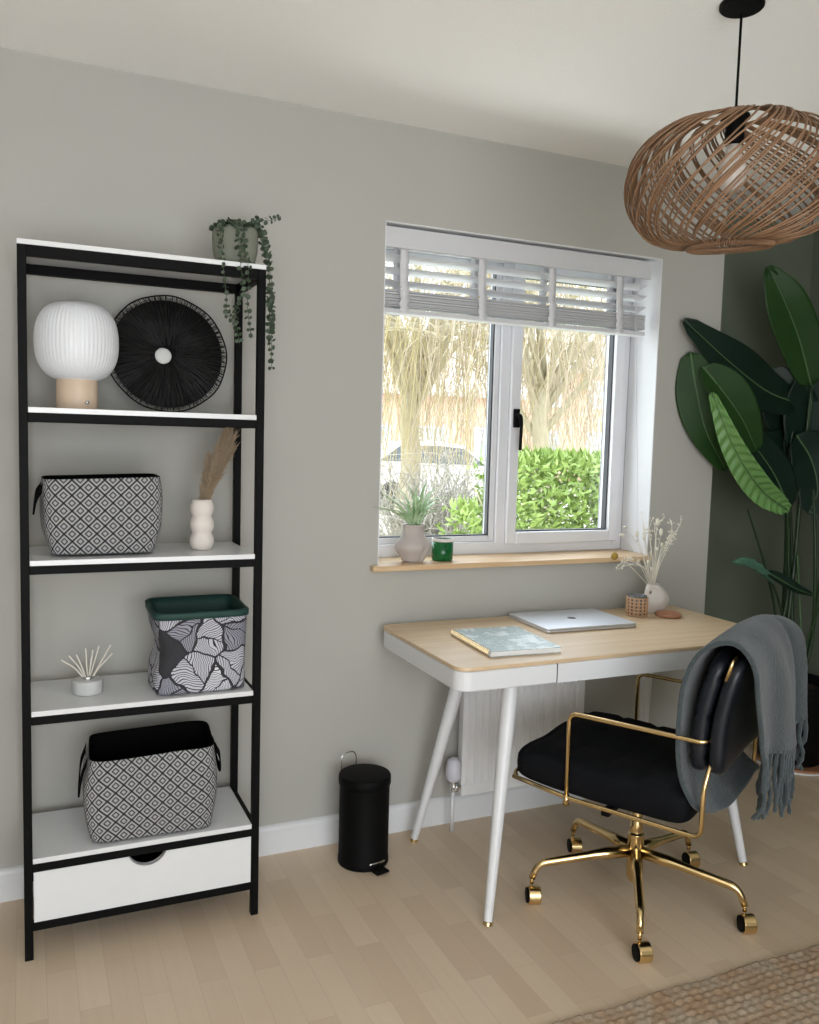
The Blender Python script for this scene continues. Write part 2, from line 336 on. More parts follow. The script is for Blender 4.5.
# ------------------------------------------------------------ garden outside
m_lawn = noisy('garden_ground', (0.46, 0.45, 0.35), (0.56, 0.53, 0.44), 1.5, 0.9)
b = B(); box(b, -14, 30, TH, 60, -.35, -.25); struct(finish('ground_outside', b, m_lawn))
m_bark = noisy('willow_bark', (0.34, 0.29, 0.20), (0.50, 0.45, 0.30), 6, 0.9)
m_twig = noisy('yellow_willow_twig', (0.40, 0.32, 0.15), (0.56, 0.47, 0.27), 2, 0.8)
m_twig2 = noisy('tan_willow_twig', (0.36, 0.28, 0.19), (0.50, 0.42, 0.30), 2, 0.8)
m_hedge = noisy('bright_laurel_leaf', (0.12, 0.22, 0.035), (0.36, 0.45, 0.12), 5, 0.5)
m_shrub = noisy('bare_shrub_twig', (0.28, 0.25, 0.20), (0.42, 0.39, 0.33), 4, 0.9)
def willow(label, base, height, spread, trunk_r, lean, nb, ns, tm, zlow, seed):
    rnd = random.Random(seed)
    o = thing('willow_tree', label, 'tree', base, group='willow trees beyond the window')
    b = B(); top = Vector((lean[0], lean[1], height*.55))
    tube(b, spline([(0,0,-.1), (lean[0]*.3+.08, lean[1]*.3, height*.2), (lean[0]*.6-.05, lean[1]*.6, height*.4), top], 6), [trunk_r, trunk_r*.6], 10)
    finish('trunk', b, m_bark, o, smooth=True)
    bb = B(); tw = B()
    for i in range(nb):
        a = 2*PI*(i+rnd.random()*.7)/nb; L = spread*rnd.uniform(.55, 1.05); zt = height*rnd.uniform(.62, 1.0)
        st = top*rnd.uniform(.6, 1.0)
        mid = st+Vector((math.cos(a)*L*.45, math.sin(a)*L*.45, (zt-st.z)*.75)); en = Vector((math.cos(a)*L+st.x, math.sin(a)*L+st.y, zt))
        br = spline([st, mid, en, en+Vector((math.cos(a)*.4, math.sin(a)*.4, -.35))], 6)
        tube(bb, br, [trunk_r*.38, .018], 6)
        for k in range(16):
            s0 = br[rnd.randrange(6, len(br))]; a2 = rnd.random()*2*PI; e2 = s0+Vector((math.cos(a2)*.8, math.sin(a2)*.8, rnd.uniform(-.2, .6)))
            tube(bb, spline([s0, (s0+e2)/2+Vector((rnd.gauss(0,.1),0,.15)), e2, e2+Vector((rnd.gauss(0,.3), rnd.gauss(0,.3), rnd.gauss(-.1,.25)))], 4), [.013, .004], 4)
        for k in range(ns):
            s0 = br[rnd.randrange(5, len(br))]+Vector((rnd.gauss(0,.35), rnd.gauss(0,.35), rnd.uniform(-.1, .25)))
            zl = zlow+rnd.random()**1.6*(s0.z-zlow)*.8; sw = rnd.gauss(0, .55)
            pts = [s0, s0+Vector((sw*.3+rnd.gauss(0,.05), rnd.gauss(0,.1), -(s0.z-zl)*.35)), Vector((s0.x+sw*.8, s0.y, zl+(s0.z-zl)*.25)), Vector((s0.x+sw+rnd.gauss(0,.05), s0.y, zl))]
            tube(tw, spline(pts, 3), [.0085, .004], 3, caps=False)
    finish('branches', bb, m_bark, o, smooth=True)
    t_ = finish('hanging_twigs', tw, tm, o, smooth='raw'); t_['kind'] = 'stuff'; return o
willow('leaning weeping willow with a thick trunk and yellow hanging twigs, in front of the houses', (5.45, 7.5, -.25), 4.8, 2.2, .15, (.25, .3), 15, 24, m_twig2, .8, 3)
willow('dense yellow weeping willow filling the left window pane, behind the bare shrub', (4.55, 10.2, -.25), 5.4, 2.6, .20, (.35, .2), 17, 34, m_twig, .5, 11)

def leafy(b, cx, cy, z0, sx, sy, sz, n, L, rnd, up=.6):
    for i in range(n):
        p = Vector((cx+rnd.uniform(-sx, sx), cy+rnd.uniform(-sy, sy), z0+rnd.random()**.8*sz))
        d = Vector((rnd.gauss(0,1), rnd.gauss(0,1)-.3, up+rnd.gauss(0,.5))).normalized(); s = d.cross(Vector((rnd.gauss(0,1), rnd.gauss(0,1), rnd.gauss(0,1)))).normalized()
        l = L*rnd.uniform(.7, 1.3); w = l*.17; nrm = d.cross(s)
        v = [b.verts.new(p), b.verts.new(p+d*l*.45+s*w), b.verts.new(p+d*l+nrm*l*-.12), b.verts.new(p+d*l*.45-s*w), b.verts.new(p+d*l*.5+nrm*l*.06)]
        b.faces.new((v[0], v[1], v[4])); b.faces.new((v[1], v[2], v[4])); b.faces.new((v[2], v[3], v[4])); b.faces.new((v[3], v[0], v[4]))
rnd = random.Random(5)
def hedge_thing(label, cx, cy, sx, sy, top, n, seed):
    rnd = random.Random(seed); o = thing('laurel_hedge', label, 'hedge', (cx, cy, -.25))
    b = B()
    for i in range(14):
        x0 = rnd.uniform(-sx, sx); tube(b, spline([(x0, rnd.uniform(-sy, sy)*.5, 0), (x0+rnd.gauss(0,.08), 0, top*.5), (x0+rnd.gauss(0,.15), 0, top)], 4), [.018, .006], 5)
    finish('stems', b, m_bark, o, smooth=True)
    b = B(); leafy(b, 0, 0, .0, sx, sy, top+.2, n, .082, rnd)
    for i in range(int(n*.12)):
        leafy(b, rnd.uniform(-sx, sx), rnd.uniform(-sy, sy)*.6, top+.12, .05, .05, .12, 1, .09, rnd, 2)
    f = finish('foliage', b, m_hedge, o, smooth='raw'); f['kind'] = 'stuff'; return o
hedge_thing('bright green leafy laurel hedge behind the right hand pane', 3.14, 3.1, .92, .40, 1.27, 10500, 8)
hedge_thing('low green leafy bush beside the mullion at the foot of the left pane', 2.02, 3.1, .14, .22, .88, 620, 9)
o = thing('bare_shrub', 'tangled pale bare twiggy shrub low behind the left pane', 'shrub', (2.45, 4.7, -.25))
b = B()
for i in range(420):
    a = rnd.random()*2*PI; L = rnd.uniform(.7, 1.45); sp = rnd.uniform(.1, 1.0)
    e = Vector((math.cos(a)*sp, math.sin(a)*sp*.6, L)); s0 = Vector((rnd.gauss(0,.25), rnd.gauss(0,.15), 0))
    mid = s0+(e-s0)*.55+Vector((rnd.gauss(0,.14), rnd.gauss(0,.1), .1))
    tube(b, spline([s0, mid, e, e+Vector((rnd.gauss(0,.14), rnd.gauss(0,.1), rnd.uniform(-.15,.1)))], 3), [.006, .003], 3, caps=False)
finish('twigs', b, m_shrub, o, smooth='raw')['kind'] = 'stuff'
# timber bin store and parked car
m_carw = noisy('white_car_paint', (0.80, 0.80, 0.82), (0.86, 0.86, 0.87), 3, 0.2)
m_carg = noisy('dark_car_glass', (0.10, 0.12, 0.14), (0.16, 0.18, 0.2), 3, 0.1)
m_tyre = noisy('tyre_rubber', (0.02,0.02,0.02), (0.03,0.03,0.03), 10, 0.8)
o = thing('parked_car', 'white car parked beyond the left willow, only its pale roof showing', 'car', (7.9, 15.5, -.25), -.25)
def carbody(b, prof, hw):
    A = [b.verts.new((x, -hw, z)) for x, z in prof]; C = [b.verts.new((x, hw, z)) for x, z in prof]
    for i in range(len(prof)): j = (i+1) % len(prof); b.faces.new((A[i], A[j], C[j], C[i]))
    b.faces.new(A); b.faces.new(list(reversed(C)))
b = B(); carbody(b, [(-2.05,.3),(2.05,.3),(2.1,.75),(1.75,.95),(1.0,1.02),(.35,1.50),(-.2,1.58),(-1.2,1.55),(-1.9,1.1),(-2.1,.9)], .85); finish('body', b, m_carw, o, bevel=.12, seg=4)
for s in (-1, 1):
    b = B(); carbody(b, [(.85,1.05),(.32,1.43),(-.2,1.48),(-1.15,1.46),(-1.6,1.12)], .01)
    w = finish('side_window', b, m_carg, o); w.location = (0, s*.852, 0)
for x in (-1.3, 1.3):
    for s in (-1, 1):
        b = B(); cyl(b, (x, s*.70, .33), (x, s*.88, .33), .33, seg=24); finish('wheel', b, m_tyre, o, bevel=.02)
m_brick = mat('orange_brick', (0.5, 0.3, 0.2), 0.9)
t = NT(m_brick); g, x, y, z = t.xyz(); br = t.n('ShaderNodeTexBrick'); t.l(t.comb(t.m('ADD', x, y), z), br.inputs['Vector']); br.inputs['Scale'].default_value = 4
br.inputs['Color1'].default_value = (0.62, 0.36, 0.24, 1); br.inputs['Color2'].default_value = (0.70, 0.43, 0.30, 1); br.inputs['Mortar'].default_value = (0.6, 0.55, 0.5, 1); t.base(br.outputs[0])
m_roof = noisy('grey_brown_roof_tile', (0.42, 0.36, 0.33), (0.52, 0.45, 0.40), 4, 0.9)
m_winglass = noisy('house_window_glass', (0.35, 0.40, 0.45), (0.5, 0.55, 0.6), 2, 0.15)
def house(label, x, y, w, d, hh, rz=0):
    o = thing('house', label, 'house', (x, y, -.25), rz, 'brick houses beyond the garden')
    b = B(); box(b, -w/2, w/2, 0, d, 0, hh); finish('wall', b, m_brick, o)
    b = B(); pr = [(-.4, hh-.05), (d/2, hh+2.2), (d+.4, hh-.05), (d+.4, hh+.1), (d/2, hh+2.4), (-.4, hh+.1)]
    A = [b.verts.new((-w/2-.3, q, z)) for q, z in pr]; C = [b.verts.new((w/2+.3, q, z)) for q, z in pr]
    for i in range(6): j = (i+1) % 6; b.faces.new((A[i], A[j], C[j], C[i]))
    b.faces.new(A[:2]+[A[4], A[5]]); b.faces.new([A[1], A[2], A[3], A[4]]); b.faces.new([C[5], C[4], C[1], C[0]]); b.faces.new([C[4], C[3], C[2], C[1]])
    finish('roof', b, m_roof, o)
    for wx in (-w*.3, 0, w*.3):
        for wz in (.9, 3.1):
            if wz > hh-1: continue
            b = B(); frame(b, wx-.6, wx+.6, wz, wz+1.2, .09, -.06, .04); f = finish('window', b, m_upvc, o)
            b = B(); box(b, wx-.52, wx+.52, -.02, .0, wz+.08, wz+1.12); finish('pane', b, m_winglass, f)
house('orange brick house seen faintly behind the left willow', 12.2, 25, 7.5, 6, 3.2)
house('brick house with pale windows seen behind the right pane', 21.5, 28, 8.5, 6, 4.6)

# ------------------------------------------------------------ shelving unit
sx0, sx1, sy0, sy1 = -1.0994, -.4858, -.3466, -.0556
SC = Vector(((sx0+sx1)/2, (sy0+sy1)/2, 0)); hw, hd = (sx1-sx0)/2, (sy1-sy0)/2
shelf = thing('shelving_unit', 'tall open shelving unit with black metal frame, white shelves and one bottom drawer', 'shelf', SC)
P_ = .021
for sx in (-1, 1):
    for sy in (-1, 1):
        b = B(); x0 = sx*hw if sx < 0 else hw-P_; y0 = -hd if sy < 0 else hd-P_
        box(b, x0, x0+P_, y0, y0+P_, 0, 1.821); finish('post', b, m_black, shelf, bevel=.0015)
b = B(); box(b, -hw, hw, -hd, hd, 1.8215, 1.834); finish('shelf_board', b, m_shelf, shelf, bevel=.001)
def bars(z1, h=.022, sides=True):
    b = B(); box(b, -hw+P_, hw-P_, -hd+.001, -hd+P_, z1-h, z1); box(b, -hw+P_, hw-P_, hd-P_, hd-.001, z1-h, z1)
    if sides:
        box(b, -hw+.001, -hw+P_-.001, -hd+P_, hd-P_, z1-h, z1); box(b, hw-P_+.001, hw-.001, -hd+P_, hd-P_, z1-h, z1)
    finish('frame_rail', b, m_black, shelf, bevel=.001)
bars(1.821, .026)
for z1 in (1.4301, 1.0475, .6603, .2719):
    bars(z1-.0135)
    b = B(); box(b, -hw+P_+.0005, hw-P_-.0005, -hd+.001, hd-.002, z1-.0135, z1); finish('shelf_board', b, m_shelf, shelf, bevel=.001)
bars(.100, .022)
# drawer
dr = thing('drawer', '', ''); del dr['label']; del dr['category']; dr.parent = shelf
zf0, zf1 = .101, .2355
b = B(); n = 20; R0 = .052; zc = zf1+.022; a0 = math.asin((zc-zf1)/R0); xe = R0*math.cos(a0)
xs = [-hw+P_+.002]+[-xe+2*xe*k/n for k in range(n+1)]+[hw-P_-.002]; cols = []
for i, x_ in enumerate(xs):
    zt_ = zc-math.sqrt(max(R0*R0-x_*x_, 0)) if 0 < i < len(xs)-1 else zf1
    cols.append([b.verts.new((x_, y_, z_)) for y_ in (-hd+.002, -hd+.016) for z_ in (zf0, zt_)])
for A, C in zip(cols, cols[1:]):
    for p, q in ((0, 1), (3, 2), (2, 0), (1, 3)): b.faces.new((A[p], C[p], C[q], A[q]))
b.faces.new((cols[0][0], cols[0][1], cols[0][3], cols[0][2])); b.faces.new((cols[-1][0], cols[-1][2], cols[-1][3], cols[-1][1]))
finish('drawer_front', b, m_shelf, dr)
b = B(); pl = [(R0*math.cos(-a0-(PI-2*a0)*k/n), zc+R0*math.sin(-a0-(PI-2*a0)*k/n)) for k in range(n+1)]
tube(b, [(x, -hd+.0015, z) for x, z in pl], .0022, 6); finish('cutout_edge', b, mat('grey_edge_band', (.25,.25,.25), .4), dr, smooth=True)
b = B(); box(b, -hw+.03, hw-.03, -hd+.017, hd-.02, .106, .118); box(b, -hw+.03, -hw+.04, -hd+.017, hd-.02, .118, .215); box(b, hw-.04, hw-.03, -hd+.017, hd-.02, .118, .215); box(b, -hw+.04, hw-.04, hd-.03, hd-.02, .118, .215)
finish('drawer_box', b, m_blackcloth, dr)

# ------------------------------------------------------------ things on the shelves
# table lamp
m_opal = mat('ribbed_opal_glass', (0.74, 0.755, 0.775), 0.4)
m_paleoak = noisy('pale_turned_wood', (0.56, 0.42, 0.30), (0.66, 0.51, 0.38), 4, 0.5, stretch=(8,8,1))
L = thing('table_lamp', 'round ribbed white glass table lamp on a pale wooden cylinder base', 'lamp', (-.957, -.20, 1.4305))
b = B(); lathe(b, [(0,0),(.050,0),(.052,.003),(.052,.076),(.050,.079),(0,.079)], 40); finish('lamp_base', b, m_paleoak, L, smooth=True, bevel=.001)
prof = []
for i in range(33):
    a = -PI/2+PI*i/32; c_, s_ = math.cos(a), math.sin(a)
    r = .105*abs(c_)**.62; zz = .178+.104*(abs(s_)**.85)*(1 if s_ > 0 else -1)
    if i < 4: r = max(r, .05)
    prof.append((r if i < 32 else 0, zz))
b = B(); lathe(b, prof, 240, fn=lambda p, a: Vector((p.x*(1+.007*math.cos(60*a)), p.y*(1+.007*math.cos(60*a)), p.z))); finish('lamp_shade', b, m_opal, L, smooth=True)
b = B(); cyl(b, (.020, -.048, .018), (.0225, -.056, .018), .005, seg=12); finish('dimmer_knob', b, m_chrome, L, smooth=True)

# black radial raffia disc leaning against the wall
m_raffia = noisy('black_raffia', (0.002,0.002,0.002), (0.005,0.005,0.005), 60, 0.7, Specular_IOR_Level=0.1)
RD = .172
D = thing('wall_disc', 'black round disc of radiating raffia with a white centre, leaning behind the lamp', 'decoration', (-.707, -.115, 1.4305)); D.rotation_euler = (math.radians(-9), 0, 0)
rd = random.Random(4)
b = B(); lathe(b, [(0,-.004),(RD*.91,-.003),(RD*.91,.003),(.03,.005),(0,.006)], 64, fn=None)
bmesh.ops.rotate(b, verts=b.verts, cent=(0,0,0), matrix=Matrix.Rotation(PI/2, 3, 'X')); bmesh.ops.translate(b, verts=b.verts, vec=(0, 0, RD+.002)); finish('backing', b, m_raffia, D)
b = B()
for k in range(420):
    a = 2*PI*k/420+rd.gauss(0,.006); r1 = RD*rd.uniform(.93, .99); r0 = rd.uniform(.02, .07); w = rd.uniform(.0007, .0014)
    pts = []
    for j in range(5):
        r = r0+(r1-r0)*j/4; aa = a+.03*math.sin(j+k)*rd.random(); pts.append((r*math.cos(aa), -.008-.004*math.sin(PI*j/4)-rd.random()*.004, RD+.002+r*math.sin(aa)))
    tube(b, pts, w, 4)
m_raffia2 = noisy('dark_grey_raffia', (0.0015,0.0015,0.0015), (0.012,0.011,0.010), 45, 0.5, Specular_IOR_Level=0.15)
finish('raffia_strands', b, m_raffia2, D)
b = B(); pts = [(RD*.985*(1+.006*math.sin(9*a+1))*math.cos(a), -.006, RD+.002+RD*.985*(1+.006*math.sin(9*a+1))*math.sin(a)) for a in [2*PI*k/72 for k in range(72)]]
tube(b, pts, .0022, 6, closed=True); finish('rim', b, m_raffia, D, smooth=True)
b = B(); lathe(b, [(0,-.002),(.0215,-.002),(.0235,.002),(.021,.005),(0,.006)], 32); bmesh.ops.rotate(b, verts=b.verts, cent=(0,0,0), matrix=Matrix.Rotation(PI/2, 3, 'X')); bmesh.ops.translate(b, verts=b.verts, vec=(-.014, -.013, RD-.008))
finish('centre', b, noisy('white_centre', (.55,.55,.53), (.66,.66,.64), 20, .6), D, smooth=True)

# fabric baskets
def basket(o, w, d, h, mat_out, body_fn, rim_z=None, handles=True, seg=72, mat_in=m_blackcloth):
    def ring(t, inset=0.0):
        out = []
        for k in range(seg):
            a = 2*PI*(k+.5)/seg; e = .30
            x = abs(math.cos(a))**e*(1 if math.cos(a) > 0 else -1); y = abs(math.sin(a))**e*(1 if math.sin(a) > 0 else -1)
            out.append(body_fn(x*(w/2-inset), y*(d/2-inset), t))
        return out
    b = B(); N = 22; prev = None
    R = [ring(0, .012)] + [ring(i/N) for i in range(N+1)]
    vs = [[b.verts.new(p) for p in r] for r in R]
    b.faces.new(list(reversed(vs[0])))
    for A, C in zip(vs, vs[1:]):
        for k in range(seg): b.faces.new((A[k], A[(k+1) % seg], C[(k+1) % seg], C[k]))
    finish('body', b, mat_out, o, smooth=True)
    b = B(); R = [ring(1-i/10, .0035+.004*min(1, i)) for i in range(10)]
    vs = [[b.verts.new(p) for p in ring(1.0, -.0004)]]+[[b.verts.new(p+Vector((0,0,.0015 if j < 1 else 0))) for p in r] for j, r in enumerate(R)]
    for A, C in zip(vs, vs[1:]):
        for k in range(seg): b.faces.new((A[k], C[k], C[(k+1) % seg], A[(k+1) % seg]))
    b.faces.new(vs[-1]); finish('lining', b, mat_in, o, smooth=True)
def fn1(x, y, t):
    bul = 1.03+.035*math.sin(PI*t)-.12*max(0, .3-t)/.3
    xx = x*bul; yy = y*bul; z = .005+.199*t
    n_ = noise.noise(Vector((x*8, y*8, z*9)))*.006
    return Vector((xx+n_, yy+n_, z+.004*math.sin(x*9)*t))
o = thing('fabric_basket', 'long grey diamond-patterned fabric basket on the second shelf beside the bubble vase', 'basket', (-.897, -.212, 1.049), 0, 'diamond-patterned baskets on the shelving unit')
basket(o, .285, .19, .21, m_diamond, fn1)
def strap(o, x, y, z0, side, drop=.09):
    b = B(); pts = spline([(x, y-.055, z0), (x+side*.013, y-.050, z0-drop*.4), (x+side*.019, y-.02, z0-drop), (x+side*.019, y+.02, z0-drop), (x+side*.013, y+.050, z0-drop*.4), (x, y+.055, z0)], 6)
    vs = []
    for p in pts: vs.append((b.verts.new(p+Vector((0,0,.012))), b.verts.new(p-Vector((side*-.002,0,.014)))))
    for A, C in zip(vs, vs[1:]): b.faces.new((A[0], A[1], C[1], C[0]))
    finish('handle', b, m_blackcloth, o, smooth=True, solid=.004)
strap(o, -.149, -.03, .178, -1, .055)
def fn3(x, y, t):
    z = .005+.228*t; bul = 1+.05*math.sin(PI*t)
    xx = x*bul*(.93+.07*t); yy = y*bul
    xx += (-.008 if x < 0 else .004)*math.sin(PI*t*1.3)
    n_ = noise.noise(Vector((x*7+3, y*7, z*8)))
    xx += n_*.012*(1-.5*t) ; yy += n_*.009
    return Vector((xx, yy, z+(.012*t if y > 0 else 0)*1.0+.004*math.sin(x*12)*t))
o = thing('fabric_basket', 'grey diamond-patterned fabric basket with open black inside on the lowest shelf', 'basket', (-.770, -.232, .273), -.03, 'diamond-patterned baskets on the shelving unit')
basket(o, .340, .205, .23, m_diamond, fn3)
strap(o, -.170, -.02, .225, -1, .095); strap(o, .168, -.01, .225, 1, .075)
def fnp(x, y, t):
    z = .004+.222*t; k = .97+.05*t
    n_ = noise.noise(Vector((x*9+7, y*9+2, z*10)))
    dent = -.020*math.exp(-((t-.52)/.2)**2) if x < -.04 else 0
    return Vector((x*k-dent+n_*.009*(1-t*.6), y*k*(1-.06*math.sin(PI*t))+n_*.007*(1-t), z+(.008*t if y > 0 else 0)))
o = thing('fabric_basket', 'square basket in black and white palm leaf print with dark green velvet rim', 'basket', (-.645, -.225, .661), .03)
basket(o, .252, .205, .225, m_leafprint, fnp, mat_in=m_greenrim)
b = B()
def ringp(t, g_): 
    out = []
    for k in range(72):
        a = 2*PI*(k+.5)/72; x = abs(math.cos(a))**.3*(1 if math.cos(a) > 0 else -1); y = abs(math.sin(a))**.3*(1 if math.sin(a) > 0 else -1)
        out.append(fnp(x*(.126+g_), y*(.1025+g_), t))
    return out
vs = [[b.verts.new(p) for p in ringp(t_, g_)] for t_, g_ in ((.925, .001), (.93, .004), (1.0, .004), (1.012, .001), (1.012, -.006))]
for A, C in zip(vs, vs[1:]):
    for k in range(72): b.faces.new((A[k], A[(k+1) % 72], C[(k+1) % 72], C[k]))
finish('rim', b, m_greenrim, o, smooth=True)

# bubble vase and pampas
m_chalk = noisy('chalky_ceramic', (0.66, 0.60, 0.55), (0.74, 0.68, 0.62), 40, 0.8, bump=.2, dist=.001)
o = thing('vase', 'small chalky beige vase of three stacked bubbles on the second shelf', 'vase', (-.629, -.215, 1.048))
prof = [(0,0),(.026,0)]
for i in range(1, 40):
    z = .142*i/40; prof.append((.0255+.0085*abs(math.sin(PI*z/.0475))**.8, z))
prof += [(.026,.142),(.022,.143),(.020,.135),(.018,.05),(0,.045)]
b = B(); lathe(b, prof, 40); finish('vase_body', b, m_chalk, o, smooth=True)
m_pampas = noisy('dry_pampas', (0.30, 0.215, 0.13), (0.50, 0.39, 0.27), 30, 0.95)
o = thing('pampas_grass', 'bunch of dried brown pampas grass leaning right in the bubble vase', 'dried grass', (-.629, -.215, 1.048+.06))
rd = random.Random(12)
heads = [((.080,-.01,.300), .7), ((.062,.01,.262), .6), ((.045,-.015,.235), .55), ((.090,.0,.262), .6), ((.020,.005,.20), .5), ((.070,-.02,.29), .6), ((.088,.015,.225), .6)]
for hpos, f_ in heads:
    hp = Vector(hpos); s0 = Vector((rd.uniform(-.008,.008), rd.uniform(-.008,.008), .0)); path = spline([s0, s0.lerp(hp, .35)+Vector((-.006,0,.02)), hp], 10)
    b = B(); tube(b, path, .0011, 5); f = B()
    for q in range(620):
        i = min(len(path)-2, int((.30+.70*rd.random())*(len(path)-1))); p = path[i].lerp(path[i+1], rd.random()); dr_ = (path[i+1]-path[i]).normalized()
        side = Vector((rd.gauss(0,1), rd.gauss(0,1), rd.gauss(0,.4))).normalized(); tt = i/(len(path)-1)
        e = p+dr_*rd.uniform(.008,.024)+side*rd.uniform(.006,.020)*(1.1-abs(tt-.65))
        tube(f, [p, p.lerp(e,.6)+side*.002, e], [.0009,.0004], 3, caps=False)
    st = finish('stem', b, m_pampas, o, smooth=True); finish('plume', f, m_pampas, st, smooth='raw')

# reed diffuser
m_marble = noisy('white_grey_glaze', (0.42,0.43,0.42), (0.62,0.62,0.60), 22, 0.3)
m_clear = mat('clear_glass', (0.85,0.88,0.87), 0.05, 0.0, Transmission_Weight=0.85, IOR=1.3)
o = thing('reed_diffuser', 'small round glass reed diffuser with pale reeds on the third shelf', 'diffuser', (-.935, -.215, .661))
b = B(); lathe(b, [(0,0),(.038,0),(.040,.003),(.040,.034),(.037,.038),(.016,.039),(.015,.044),(.011,.044),(.011,.037),(0,.036)], 40); finish('bottle', b, m_marble, o, smooth=True, bevel=.0008)
b = B(); lathe(b, [(.0155,.038),(.017,.040),(.017,.046),(.0115,.047)], 24); finish('collar', b, m_chrome, o, smooth=True)
m_reed = noisy('pale_reed', (0.66,0.62,0.54), (0.76,0.72,0.64), 30, 0.8)
for e in ((-.068,-.01,.098),(-.048,.01,.103),(-.030,-.02,.112),(-.004,.02,.118),(.012,-.015,.120),(.030,.01,.125),(.060,.0,.128),(.062,-.02,.108)):
    b = B(); tube(b, spline([(e[0]*-.08, e[1]*-.1, .012), (e[0]*.42, e[1]*.5, .066), e], 5), .0021, 6); finish('reed', b, m_reed, o, smooth=True)

# trailing plant on top of the unit
m_sagepot = noisy('sage_green_plaster', (0.17,0.18,0.14), (0.22,0.23,0.18), 12, 0.85)
m_euc = noisy('dusty_dark_green_leaf', (0.022,0.042,0.022), (0.055,0.080,0.042), 30, 0.6)
o = thing('trailing_plant', 'trailing small-leaved green plant in a grey-green pot on top of the shelving unit', 'plant', (-.548, -.245, 1.8345))
b = B(); lathe(b, [(0,0),(.046,0),(.051,.004),(.061,.045),(.063,.075),(.062,.100),(.060,.106),(.056,.104),(.054,.090),(0,.085)], 40); finish('pot', b, m_sagepot, o, smooth=True)
rd = random.Random(21)
def round_leaf(b, p, nrm, r):
    u = nrm.orthogonal().normalized(); w = nrm.cross(u); c_ = b.verts.new(p-nrm*r*.18); ring_ = [b.verts.new(p+(u*math.cos(2*PI*k/7)*1.15+w*math.sin(2*PI*k/7))*r) for k in range(7)]
    for k in range(7): b.faces.new((c_, ring_[k], ring_[(k+1) % 7]))
def strand(pts, size=.0058, gap=.011):
    b = B(); path = spline(pts, 10); tube(b, path, .0009, 4); acc = 0
    for a, c in zip(path, path[1:]):
        acc += (c-a).length
        if acc > gap:
            acc = 0; dr_ = (c-a).normalized(); ph = rd.random()*PI
            for s in (0, PI):
                side = Matrix.Rotation(ph+s, 3, dr_) @ dr_.orthogonal().normalized()
                round_leaf(b, c+side*size*1.1, (side*.4+Vector((rd.gauss(0,.4), -.7+rd.gauss(0,.4), rd.gauss(0,.4)))).normalized(), size*rd.uniform(.75,1.25))
    s_ = finish('trailing_stem', b, m_euc, o, smooth=False); return s_
zt = .108
strand([(-.03,-.03,zt-.01),(-.052,-.055,zt-.01),(-.056,-.085,.03),(-.050,-.108,-.06),(-.042,-.108,-.14),(-.020,-.108,-.17)])
strand([(0,-.03,zt-.01),(.005,-.066,zt),(.008,-.075,.04),(.012,-.108,-.02),(.010,-.112,-.12),(.022,-.11,-.20)])
strand([(-.01,-.02,zt-.01),(-.012,-.070,zt-.01),(-.010,-.104,.01),(-.005,-.112,-.08),(-.022,-.11,-.14),(-.010,-.11,-.215)])
strand([(.03,0,zt-.01),(.060,-.01,zt+.01),(.085,-.02,.05),(.098,-.03,-.05),(.098,-.03,-.17),(.098,-.035,-.27)])
strand([(.03,-.02,zt-.01),(.056,-.03,zt+.012),(.076,-.035,.07),(.086,-.04,-.02),(.090,-.04,-.13),(.091,-.04,-.22)])
strand([(.02,.02,zt-.01),(.058,.02,zt+.016),(.088,.02,.06),(.105,.015,-.04),(.108,.01,-.15)])
strand([(.02,-.02,zt-.01),(.05,-.02,zt+.025),(.085,-.03,zt+.027),(.118,-.04,zt+.04)])
strand([(.03,.0,zt-.01),(.06,.0,zt+.018),(.082,-.01,.09),(.090,-.02,.02),(.094,-.02,-.08)])
b = B()
for i in range(300):
    a = rd.random()*2*PI; r = .066*math.sqrt(rd.random()); round_leaf(b, Vector((r*math.cos(a)-.002, r*math.sin(a), zt-.006+rd.random()*.026*(1.15-(r/.066)**2))), Vector((rd.gauss(0,.7), rd.gauss(0,.7)-.4, .7)).normalized(), rd.uniform(.005,.008))
finish('foliage', b, m_euc, o)

# ------------------------------------------------------------ radiator
m_rad = noisy('white_radiator_enamel', (0.74,0.74,0.73), (0.78,0.78,0.77), 4, 0.4)
o = thing('radiator', 'white corrugated panel radiator on the wall beneath the desk', 'radiator', (.56, -.02, 0))
b = B(); X0, X1 = -.255, .255; n = 17; pts = []
pts.append((X0, -.062))
for i in range(n):
    xa = X0+.012+(X1-X0-.024)*i/n; wv = (X1-X0-.024)/n
    pts += [(xa+wv*.12, -.062), (xa+wv*.26, -.070), (xa+wv*.74, -.070), (xa+wv*.88, -.062)]
pts.append((X1, -.062)); back = [(X1, -.045), (X0, -.045)]
allp = pts+back
lo = [b.verts.new((x, y, .165)) for x, y in allp]; hi = [b.verts.new((x, y, .60)) for x, y in allp]
for i in range(len(allp)): j = (i+1) % len(allp); b.faces.new((lo[i], lo[j], hi[j], hi[i]))
f1 = b.faces.new(list(reversed(lo))); f2 = b.faces.new(hi)
box(b, X0, X1, -.066, -.045, .128, .165); box(b, X0, X1, -.066, -.045, .60, .625)
bmesh.ops.triangulate(b, faces=[f1, f2]); finish('front_panel', b, m_rad, o)
b = B(); box(b, X0+.01, X1-.01, -.045, -.012, .15, .62); finish('rear_fins', b, m_rad, o)
for xb in (X0+.06, X1-.09):
    b = B(); box(b, xb, xb+.03, -.012, .02, .2, .55); finish('wall_bracket', b, m_rad, o)
b = B(); xv = X0-.028
lathe(b, [(.014,.182),(.024,.190),(.028,.205),(.027,.235),(.022,.258),(.012,.266),(0,.267)], 24, (xv, -.055, 0), fn=None); v = finish('thermostat_head', b, noisy('frosted_white_plastic', (.62,.61,.68), (.70,.69,.75), 30, .4), o, smooth=True)
